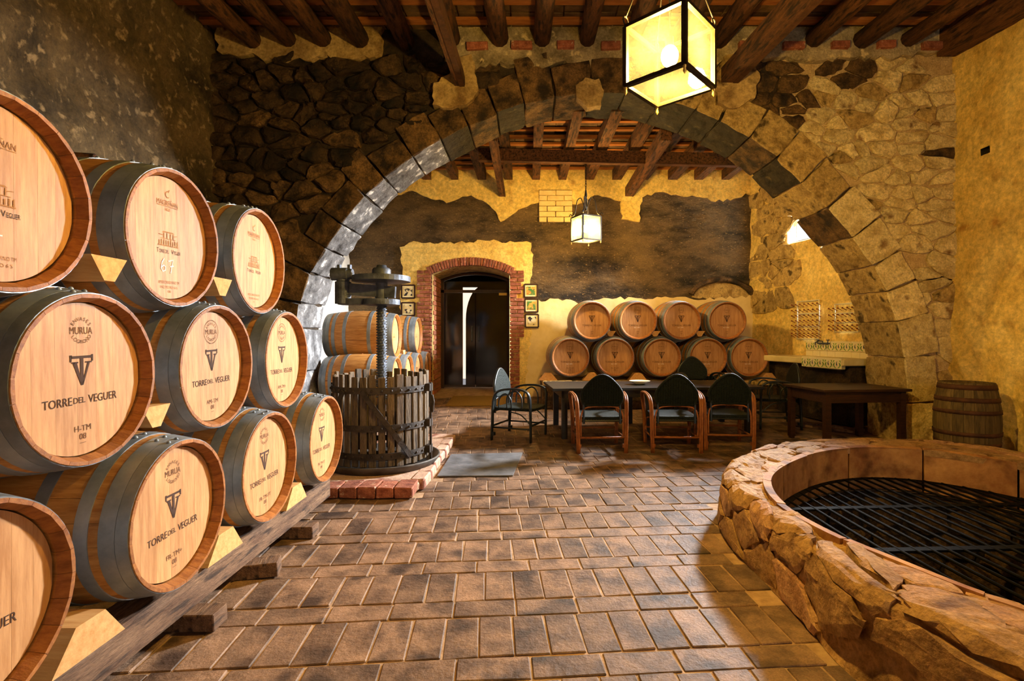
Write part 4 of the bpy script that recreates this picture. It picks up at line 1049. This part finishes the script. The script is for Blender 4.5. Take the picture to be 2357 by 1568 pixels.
def bez(pts, n=5): return catmull(pts, n)
def make_chair(loc, rz, label, frame='rattan', group='wicker chairs around the dining table', loops=False):
    """armchair facing local +Y; the back panel stands at -Y"""
    t = empty('wicker_armchair', loc, rz, label, 'chair', group)
    for s_ in (-1, 1):
        for k, o_ in enumerate((0, .021)):
            pts = bez([(s_*(.255+o_), -.27, .0), (s_*(.262+o_), -.255, .30), (s_*(.268+o_), -.235, .52), (s_*(.278+o_), -.16, .615), (s_*(.292+o_), .02, .645), (s_*(.298+o_), .18, .63), (s_*(.285+o_), .245, .56), (s_*(.262+o_), .25, .36), (s_*(.25+o_), .25, 0)], 4)
            MB().tube(pts, .0135, 7).obj('arm_and_leg_pole', frame, t, True)
        MB().tube([(s_*.265, -.265, .16), (s_*.262, .25, .16)], .011, 6).obj('side_stretcher', frame, t, True)
        MB().tube([(s_*.26, -.25, .06), (s_*.26, -.25, .10)], .030, 8).obj('foot_wrap', frame, t)
        pts = bez([(s_*.262, .245, .22), (s_*.262, .12, .33), (s_*.262, -.02, .36)], 5); MB().tube(pts, .008, 6).obj('side_brace', frame, t, True)
        if loops:
            MB().tube(bez([(s_*.272, .14, .40), (s_*.276, .13, .55), (s_*.278, .05, .62), (s_*.278, -.05, .55), (s_*.272, -.06, .40)], 5), .010, 6).obj('arm_loop', frame, t, True)
            MB().tube(bez([(s_*.272, .0, .40), (s_*.276, -.01, .52), (s_*.276, -.08, .58), (s_*.276, -.16, .52), (s_*.272, -.17, .40)], 5), .010, 6).obj('arm_loop', frame, t, True)
    MB().tube([(-.25, -.265, .175), (.25, -.265, .175)], .013, 7).obj('rear_stretcher', frame, t, True)
    MB().tube([(-.25, .25, .20), (.25, .25, .20)], .013, 7).obj('front_stretcher', frame, t, True)
    MB().tube(bez([(-.235, -.262, .18), (-.235, -.258, .40), (-.20, -.25, .49), (-.10, -.245, .52), (.10, -.245, .52), (.20, -.25, .49), (.235, -.258, .40), (.235, -.262, .18)], 5), .009, 6).obj('rear_arch', frame, t, True)
    # seat
    seat = MB(); n = 14
    lo_, hi_ = [], []
    prof = catmull([(-.235, -.23), (-.245, .0), (-.245, .2), (-.2, .265), (0, .285), (.2, .265), (.245, .2), (.245, 0), (.235, -.23), (0, -.245)], 4, True)
    k = len(prof); v = [(p.x, p.y, .375) for p in prof]+[(p.x, p.y, .405) for p in prof]+[(p.x*.93, p.y*.93, .412) for p in prof]+[(0, 0, .400)]
    f = [tuple(range(k-1, -1, -1))]+[(i, (i+1) % k, k+(i+1) % k, k+i) for i in range(k)]+[(k+i, k+(i+1) % k, 2*k+(i+1) % k, 2*k+i) for i in range(k)]+[(2*k+i, 2*k+(i+1) % k, 3*k) for i in range(k)]
    so = pyd('seat', v, f, 'wicker', t)
    for i in range(14): x = -.19+i*.029; MB().bar((x, -.235, .37), (x, .24, .37), .014, .010).obj('seat_cane', 'frame_dark', so)
    # back panel: rounded gothic outline, slightly dished, ribs woven over it
    def bp(x, z): return (x, -.245-.10*(z-.5)+.16*(x*x), z)
    half = [(.200, .535), (.222, .59), (.228, .65), (.216, .695), (.165, .765), (.10, .828), (.045, .862), (0, .870)]
    out = catmull([(x, z) for x, z in half]+[(-x, z) for x, z in reversed(half[:-1])], 4)
    pb = MB(); m_ = len(out); c_ = (0, .68)
    for th in (0, .018):
        for q in out: x, y, z = bp(q.x, q.y); pb.v.append((x, y+th, z))
        for kk in (.55,):
            for q in out: x, y, z = bp(c_[0]+(q.x-c_[0])*kk, c_[1]+(q.y-c_[1])*kk); pb.v.append((x, y+th, z))
        x, y, z = bp(*c_); pb.v.append((x, y+th, z))
    N_ = 2*m_+1
    for b_ in (0, N_):
        for i in range(m_):
            j = (i+1) % m_; pb.f.append([b_+i, b_+j, b_+m_+j, b_+m_+i]); pb.f.append([b_+m_+i, b_+m_+j, b_+2*m_])
    for i in range(m_): j = (i+1) % m_; pb.f.append([i, j, N_+j, N_+i])
    bo = fixn(pb.obj('back_panel', 'wicker', t))
    MB().tube([bp(q.x, q.y) for q in out], .017, 7, closed=True).obj('back_rim', 'wicker' if frame == 'rattan' else 'frame_dark', bo, True)
    rb = MB()
    for i in range(15):
        x = -.196+i*.028; zt = .868
        cand = [q.y for q in out if abs(q.x-x) < .03 and q.y > .6]; zt = (max(cand) if cand else .7)-.03
        a_ = [bp(x, .545+(zt-.545)*u/3) for u in range(4)]
        rb.tube([(p[0], p[1]-.004, p[2]) for p in a_], .0065, 5)
    rb.obj('woven_ribs', 'wicker', bo)
    mb = MB()
    for s_ in (-1, 1): mb.tube([(s_*.205, -.255, .33), bp(s_*.205, .56)], .014, 7)
    mb.tube([(-.24, -.245, .36), (.24, -.245, .36)], .012, 7); mb.obj('back_support', 'frame_dark', t)
    return t
make_chair((.82, 6.08, .002), R(2), 'wicker armchair with brown cane arms, back to viewer, left of the front three')
make_chair((1.68, 6.10, .002), R(-3), 'wicker armchair with brown cane arms, back to viewer, middle of the front three')
make_chair((2.33, 6.22, .003), R(-5), 'wicker armchair with brown cane arms, back to viewer, right of the front three')
make_chair((-.10, 6.62, .02), R(-112), 'dark wicker armchair at the left end of the dining table', 'frame_dark', loops=True)
make_chair((2.62, 7.97, .10), R(180+6), 'dark wicker armchair behind the dining table, facing the viewer', 'frame_dark', loops=True)
make_chair((3.42, 7.25, .055), R(82), 'dark wicker armchair at the right end of the dining table', 'frame_dark', loops=True)

# brown side table in front of the right pier
st = empty('side_table', (3.82, 6.30, 0), R(6), 'plain dark brown wooden table beside the right foot of the arch', 'table')
for i in range(4):
    me = cbox(1.08, .198, .03, .004, 0, i, 'table_plank'); me.materials.append(M['table_brown']); link('table_plank', me, st, (0, -.30+i*.20, .675))
MB().box((-.48, -.35, .55), (.48, -.33, .675)).box((-.48, .33, .55), (.48, .35, .675)).box((-.48, -.35, .55), (-.46, .35, .675)).box((.46, -.35, .55), (.48, .35, .675)).obj('apron', 'table_brown', st)
for x in (-.46, .46):
    for y in (-.33, .33):
        b = MB(); b.bar((x, y, .675), (x, y, .05), .065, .065); b.bar((x, y, .05), (x, y, floor_z(6.3+y)+.002), .05, .05); b.obj('leg', 'table_brown', st)
for i, (a, b) in enumerate((((3.65, 7.3, .09), (4.3, 6.75, .06)), ((3.75, 7.35, .10), (4.42, 6.85, .07)))):
    tag(MB().bar(a, b, .10, .03).obj('loose_plank', 'beam_old'), 'loose wooden plank on the floor behind the side table, %s' % ('outer one' if i == 0 else 'inner one by the wall'), 'plank')

# ------------------------------------------------------------------ well and grate
RIM, GZ = .36, .11
NW = 120
wi, _l1 = resample([Vector((p.x, p.y, 0)) for p in WIN], .09, True); wo, LW = resample([Vector((p.x, p.y, 0)) for p in WOUT], .09, True)
cen = Vector((2.72, 2.95, 0))
def ray_curve(curve, ang):
    d = Vector((math.cos(ang), math.sin(ang), 0)); best = None; n = len(curve)
    for i in range(n):
        a = curve[i]-cen; b = curve[(i+1) % n]-cen; e = b-a; den = d.x*e.y-d.y*e.x
        if abs(den) < 1e-9: continue
        t = (a.x*e.y-a.y*e.x)/den; u = (a.x*d.y-a.y*d.x)/den
        if t > 0 and -1e-6 <= u <= 1+1e-6: best = t if best is None else min(best, t)
    return best
TAB = [(ray_curve(wo, 2*math.pi*i/NW), ray_curve(wi, 2*math.pi*i/NW)) for i in range(NW)]
def rad(ang, k):
    x = (ang/(2*math.pi)*NW) % NW; i = int(x); t = x-i
    return TAB[i][k]*(1-t)+TAB[(i+1) % NW][k]*t
def well_pt(ang, u):
    """u: 0 floor outside .. RIM top outside .. RIM+w inner edge; returns position and outward normal"""
    ro, ri = rad(ang, 0), rad(ang, 1); d = Vector((math.cos(ang), math.sin(ang), 0)); wd = ro-ri
    if u <= RIM-.06: return cen+d*(ro-.03*u/RIM)+Vector((0, 0, u)), (d+Vector((0, 0, .12))).normalized()
    if u < RIM+.06:
        a = (u-RIM+.06)/.12*math.pi/2; c = cen+d*(ro-.03-.07)+Vector((0, 0, RIM-.07)); nn = d*math.cos(a)+Vector((0, 0, math.sin(a))); return c+nn*.07, nn
    t = min(1.0, (u-RIM-.06)/max(.05, wd-.12)); return cen+d*((ro-.10)*(1-t)+ri*t)+Vector((0, 0, RIM)), Vector((0, 0, 1))
well = empty('stone_well', (cen.x, cen.y, 0), label='large round well with rough stone rim in the right foreground', cat='well')
def local(p): return (p[0]-cen.x, p[1]-cen.y, p[2])
v = []; f = []; us = [0, .04, .08, .12, .16, .2, .24, .28, .30, .32, .34, .36, .38, .40, .43, .47, .51, .55, .59, .63, .67, .71, .75, .8]
NA = 360
for i in range(NA):
    ang = 2*math.pi*i/NA; wd = rad(ang, 0)-rad(ang, 1); tot = RIM+wd-.06
    for u in us:
        uu = u if u < .43 else .43+(u-.43)/(.8-.43)*(tot-.43)
        p, nn = well_pt(ang, uu); k = .0 if u == 0 or u == .8 else .035*noise.fractal(Vector((p.x*6, p.y*6, p.z*6)), 1, 2, 5)-.012
        v.append(local(p+nn*k))
K = len(us)
for i in range(NA):
    for j in range(K-1): a = i*K+j; b = ((i+1) % NA)*K+j; f.append((a, b, b+1, a+1))
fixn(pyd('rubble_core', v, f, 'well_stone', well))
sds = []
u_ = .07; r_ = 0
while u_ < .95:
    s_ = (r_ % 2)*.15
    while s_ < LW:
        sds.append((s_+rn.uniform(-.11,.11), u_+rn.uniform(-.06,.06))); s_ += rn.uniform(.30, .64)
    u_ += .15; r_ += 1
WC = voronoi(sds, 1.9); cnt = 0
for sd, poly in zip(sds, WC):
    ang0 = sd[0]/LW*2*math.pi; wd = rad(ang0, 0)-rad(ang0, 1); tot = RIM+wd-.05
    if sd[1] > tot-.03 or len(poly) < 4 or rn.random() < .05: continue
    poly = [(a, min(b, tot)) for a, b in poly]; poly = [(a, max(b, .0)) for a, b in poly]
    g = stone_geo(poly, rn, .008, rn.uniform(.010, .024), .04, .016)
    if not g: continue
    vv = []
    for a, b, h in g[0]:
        p, nn = well_pt(a/LW*2*math.pi, max(0, min(b, tot))); vv.append(local(p+nn*(h-.005)))
    pyd('rim_stone', vv, [tuple(q) for q in g[1]], rn.choice(('well_stone', 'well_stone', 'well_stone_b')), well)
# inner lining panels
NP = 16
for i in range(NP):
    a0, a1 = 2*math.pi*(i+.012)/NP, 2*math.pi*(i+.988)/NP; v = []; f = []; st_ = 6; o_ = rn.uniform(-.008, .008)
    for k in range(st_+1):
        a = a0+(a1-a0)*k/st_; r0 = rad(a, 1)+o_; d = Vector((math.cos(a), math.sin(a), 0))
        for rr, z in ((r0, GZ-.10), (r0, RIM+.005), (r0+.05, RIM+.012), (r0+.05, GZ-.10)): v.append(tuple(d*rr+Vector((0, 0, z))))
    for k in range(st_):
        for j in range(4): f.append((k*4+j, k*4+(j+1) % 4, (k+1)*4+(j+1) % 4, (k+1)*4+j))
    f += [(0,1,2,3), (st_*4+3, st_*4+2, st_*4+1, st_*4)]
    fixn(pyd('lining_panel', v, f, 'terracotta', well))
# shaft below the grate with rough stones
v = []; f = []
for i in range(64):
    a = 2*math.pi*i/64; r0 = rad(a, 1)+.03; v += [(r0*math.cos(a), r0*math.sin(a), GZ-.08), (r0*math.cos(a), r0*math.sin(a), -1.3)]
for i in range(64): j = (i+1) % 64; f.append((2*i, 2*i+1, 2*j+1, 2*j))
f.append(tuple(2*i+1 for i in range(64)))
fixn(pyd('shaft', v, f, 'mortar_dark', well))
ss = jitter_seeds(0, 8.2, -1.2, 0, .34, .2, rn); sb = MB()
for sd, poly in zip(ss, voronoi(ss, 1.6)):
    if len(poly) < 4: continue
    g = stone_geo(poly, rn, .015, rn.uniform(.03, .07), .04, .01)
    if not g: continue
    vv = []
    for a, b, h in g[0]:
        an = a/8.2*2*math.pi; r0 = rad(an, 1)+.03-h; vv.append((r0*math.cos(an), r0*math.sin(an), b-.02))
    sb.add([(p[0], p[1], min(p[2], GZ-.13)) for p in vv], g[1])
tag(sb.obj('shaft_stones', 'stone_brown', well), kind='stuff')
# grate
gr = empty('iron_grate', (cen.x, cen.y, GZ), label='black iron grate of parallel bars inside the round well', cat='grate')
mb = MB(); ring = [Vector((math.cos(2*math.pi*i/80), math.sin(2*math.pi*i/80), 0))*(rad(2*math.pi*i/80, 1)-.004) for i in range(80)]
v = []; f = []
for p in ring:
    d = p.normalized(); v += [tuple(p), tuple(p-d*.05), tuple(p-d*.05+Vector((0,0,-.004))), tuple(p+Vector((0,0,-.004)))]
for i in range(80):
    j = (i+1) % 80
    for k in range(4): f.append((i*4+k, i*4+(k+1) % 4, j*4+(k+1) % 4, j*4+k))
fixn(pyd('grate_ring', v, f, 'black_iron', gr))
wl = [(p.x, p.y) for p in ring]
def chord(fixed, val):
    hits = []
    for (xa, ya), (xb, yb) in zip(wl, wl[1:]+wl[:1]):
        if fixed == 'x' and (xa-val)*(xb-val) <= 0 and xa != xb: hits.append(ya+(yb-ya)*(val-xa)/(xb-xa))
        if fixed == 'y' and (ya-val)*(yb-val) <= 0 and ya != yb: hits.append(xa+(xb-xa)*(val-ya)/(yb-ya))
    return (min(hits), max(hits)) if len(hits) > 1 else None
x = -1.18
while x < 1.12:
    c_ = chord('x', x)
    if c_: MB().tube([(x, c_[0]+.02, .0), (x, c_[1]-.02, .0)], .0085, 6).obj('bar', 'black_iron', gr, True)
    x += .092
for y in (-.72, .02, .74):
    c_ = chord('y', y)
    if c_: MB().bar((c_[0]+.02, y-.06, -.004), (c_[1]-.02, y+.06, -.004), .05, .014).obj('cross_bar', 'black_iron', gr)

# ------------------------------------------------------------------ lanterns
def lantern(loc, rz, side, h, label, bulbm, glass, zc, scroll=False):
    t = empty('lantern', loc, rz, label, 'lantern', 'glass box lanterns')
    s2 = side/2; b_ = .016*side/.34
    cs = [(-s2, -s2), (s2, -s2), (s2, s2), (-s2, s2)]
    for x, y in cs:
        MB().bar((x, y, 0), (x, y, h), b_*1.5, b_*1.5).obj('post', 'lantern_iron', t)
        MB().lathe([(.0001, -.045), (.010, -.030), (.006, -.014), (.010, -.008), (.010, 0)], 8).obj('finial', 'brass', t, True, (x, y, -.006))
    for z, nm in ((0, 'bottom_rail'), (h, 'top_rail')):
        for (xa, ya), (xb, yb) in zip(cs, cs[1:]+cs[:1]): MB().bar((xa, ya, z), (xb, yb, z), b_*1.5, b_*1.2).obj(nm, 'lantern_iron', t)
    g = s2-b_*.3
    for (xa, ya), (xb, yb) in zip(cs, cs[1:]+cs[:1]):
        k = g/s2; pyd('glass_pane', [(xa*k, ya*k, .01), (xb*k, yb*k, .01), (xb*k, yb*k, h-.01), (xa*k, ya*k, h-.01)], [(0,1,2,3)], glass, t)
    pyd('glass_pane', [(x*.97, y*.97, .002) for x, y in cs], [(0,1,2,3)], glass, t)
    MB().sphere((0, 0, 0), .045, 16, 10, 1.25).obj('bulb', bulbm, t, True, (0, 0, h*.52))
    MB().lathe([(.022, h*.52+.05), (.022, h*.52+.10), (.0001, h*.52+.10)], 10).obj('bulb_socket', 'lantern_iron', t)
    MB().tube([(0, 0, h*.52+.10), (0, 0, h+.26)], .006, 6).obj('lamp_cable', 'lantern_iron', t)
    for x, y in cs:
        if scroll:
            MB().tube(catmull([(x*1.15, y*1.15, h+.03), (x*1.05, y*1.05, h+.06), (x*.92, y*.92, h+.03), (x*.75, y*.75, h+.08), (x*.6, y*.6, h+.26), (x*.35, y*.35, h+.30), (x*.2, y*.2, h+.22), (0, 0, h+.10)], 4), .008, 6).obj('scroll', 'lantern_iron', t, True)
        else:
            ring_ = [(x+.022*math.cos(a*math.pi/5), y, h+.034+.022*math.sin(a*math.pi/5)) for a in range(10)]; MB().tube(ring_, .005, 6, closed=True).obj('ring', 'lantern_iron', t, True)
            MB().tube(catmull([(x, y, h+.05), (x*.5, y*.5, h+.35), (0, 0, h+.62)], 4), .004, 5).obj('hanging_wire', 'lantern_iron', t, True)
    top = zc-loc[2]; z = h+(.30 if scroll else .60)
    if scroll: MB().lathe([(.02, h+.10), (.014, h+.3), (.022, h+.33), (.010, h+.42), (.0001, h+.44)], 10).obj('stem', 'lantern_iron', t, True)
    z = h+(.43 if scroll else .60); k = 0
    while z < top:
        e = [(.013*math.cos(a*math.pi/4), 0, z+.022+.026*math.sin(a*math.pi/4)) if k % 2 else (0, .013*math.cos(a*math.pi/4), z+.022+.026*math.sin(a*math.pi/4)) for a in range(8)]
        MB().tube(e, .0045, 5, closed=True).obj('chain_link', 'lantern_iron', t, True); z += .042; k += 1
    return t
lantern((.762, 2.80, 2.655), R(47), .338, .315, 'large square glass lantern hanging near the viewer, brightly lit', 'bulb_near', 'lantern_glass', jz(2.8)-.1)
lantern((.89, 8.0, 2.77), R(28), .32, .36, 'smaller lit square lantern on a chain in the far room', 'bulb_far', 'lantern_glass_milky', 4.2, True)

# ------------------------------------------------------------------ pictures by the door
def picture(x, z, sz, mname, label):
    t = empty('framed_picture', (x, YW-.055, z), label=label, cat='picture', group='small framed pictures by the brick doorway')
    h_ = sz/2; b_ = .026
    for a, b in (((-h_, 0, -h_), (h_, 0, -h_)), ((h_, 0, -h_), (h_, 0, h_)), ((h_, 0, h_), (-h_, 0, h_)), ((-h_, 0, h_), (-h_, 0, -h_))): MB().bar(a, b, b_, .025, (0,1,0)).obj('frame_side', 'picture_frame', t)
    MB().box((-h_, -.004, -h_), (h_, .0, h_)).obj('mount', 'picture_mount', t)
    MB().box((-h_+.04, -.008, -h_+.04), (h_-.04, -.005, h_-.04)).obj('print', mname, t)
picture(.055, 2.135, .235, 'paint_a', 'top framed picture, yellow harvest scene, right of the brick doorway')
picture(.065, 1.865, .235, 'paint_a', 'middle framed picture, green vineyard scene, right of the brick doorway')
picture(.075, 1.585, .235, 'paint_b', 'bottom framed picture, dark figures on cream, right of the brick doorway')
picture(-2.19, 2.12, .235, 'paint_b', 'top framed picture left of the brick doorway')
picture(-2.19, 1.80, .235, 'paint_b', 'middle framed picture left of the brick doorway')
picture(-2.19, 1.50, .235, 'paint_b', 'bottom framed picture left of the brick doorway, half hidden by a barrel')

# ------------------------------------------------------------------ sink, tiles, racks on the far right wall
ang = math.atan(.218)
sk = empty('stone_sink', (rx(7.84), 7.84, 1.0), ang, 'pale stone sink counter with painted tiles by the right wall', 'sink')
# local: -X into the room, Y along the wall (far = +Y)
me = cbox(.52, 1.75, .09, .012, .004, 1, 'counter_slab'); me.materials.append(M['sink_stone']); link('counter_slab', me, sk, (-.26, 0, -.09))
me = cbox(.10, .62, .16, .01, .003, 2, 'sink_basin'); me.materials.append(M['sink_stone']); link('sink_basin', me, sk, (-.47, -.50, -.14))
me = cbox(.34, 1.62, .80, .01, .004, 3, 'sink_support'); me.materials.append(M['stone_sooty']); link('sink_support', me, sk, (-.19, 0, -.90))  # long dark block added to make the recess under the counter dark
tl = cbox(.012, .142, .142, .003, 0, 0, 'tile', 'base'); tl.materials.append(M['tile_glaze'])
def motif(par, x, y, z):
    g = MB(); b = MB()
    def leaf(mb, pts): mb.add([(x-.0085, y+a, z+c) for a, c in pts], [tuple(range(len(pts)))])
    for s_ in (-1, 1):
        leaf(g, [(s_*.062,.02),(s_*.05,.06),(s_*.03,.08),(s_*.045,.085),(s_*.066,.055)]); leaf(g, [(s_*.066,.07),(s_*.05,.10),(s_*.035,.11),(s_*.06,.115)]); leaf(g, [(s_*.01,.01),(s_*.04,.035),(s_*.055,.03),(s_*.03,.012)])
        leaf(b, [(s_*.035,.03),(s_*.045,.05),(s_*.04,.07),(s_*.048,.07),(s_*.053,.05),(s_*.043,.028)])
    leaf(b, [(0,.035),(.014,.06),(.012,.085),(-.008,.11),(.002,.08),(-.006,.055)])
    g.obj('glazed_leaves', 'tile_green', par); b.obj('glazed_strokes', 'tile_blue', par)
for i in range(9):
    y = -.86+i*.145
    o = link('tile', tl, sk, (-.03, y, .09)); motif(o, 0, 0, 0)
    o = link('tile', tl, sk, (-.03, y, -.0)); o.scale = (.8, 1, .6)
for i in range(5):
    o = link('tile', tl, sk, (-.527, -.78+i*.145, -.13)); motif(o, 0, 0, 0)
mb = MB(); mb.tube([(-.03, .18, .20), (-.07, .18, .20)], .012, 6); mb.tube([(-.03, -.02, .20), (-.07, -.02, .20)], .012, 6); mb.tube([(-.07, .18, .20), (-.07, -.02, .20)], .014, 6)
mb.tube([(-.07, .08, .20), (-.07, .08, .23), (-.14, .08, .235), (-.20, .08, .21), (-.20, .08, .18)], .010, 6)
for y in (.18, -.02): mb.tube([(-.07, y, .20), (-.07, y, .25)], .008, 6); mb.tube([(-.07, y-.03, .25), (-.07, y+.03, .25)], .008, 6)
tag(mb.obj('faucet', 'press_iron', None, True, (rx(7.75), 7.75, 1.0), (0, 0, ang)), 'dark metal mixer tap above the stone sink', 'faucet')
pg = MB(); pg.tube([(0, 0, 0), (-.07, 0, .03)], .005, 4); pg.lathe([(.0001, -.08), (.011, -.077), (.011, -.062), (.006, -.058)], 6, 'x'); pg.v = [p if i < 8 else (p[0], p[1], p[2]+.031) for i, p in enumerate(pg.v)]
PEG = pg.mesh('peg'); PEG.materials.append(M['cork_red'])
def rack(y, z, wd, ht, rows, label):
    t = empty('bottle_rack', (rx(y)-.04, y, z), ang, label, 'rack', 'bottle drying racks on the wall')
    for q in (-wd/2, wd/2): MB().tube([(0, q, 0), (0, q, ht)], .010, 6).obj('upright', 'white_metal', t, True)
    for k in range(4): MB().tube([(0, -wd/2, ht*(.02+k*.32)), (0, wd/2, ht*(.02+k*.32))], .009, 6).obj('rail', 'white_metal', t, True)
    for r_ in range(rows):
        zz_ = ht*(.05+.95*(r_/rows)**1.3)
        for k in range(7):
            yy = -wd/2-.04+(wd+.08)*k/6; link('peg', PEG, t, (0, yy, zz_))
rack(8.15, 1.25, .46, .62, 8, 'taller white bottle drying rack with pegs above the sink')
rack(7.42, 1.36, .42, .42, 5, 'shorter white bottle drying rack with pegs beside the arch pier')

# scrap of dark wood lying on a top barrel
me = cbox(.16, .05, .03, .006, .008, 4, 'wood_scrap'); me.materials.append(M['wood_joist'])
tag(link('wood_scrap', me, None, (-2.05, 2.36, 2.112), (0, 0, .3)), 'dark scrap of wood lying on the barrel chalked 67', 'wood scrap')
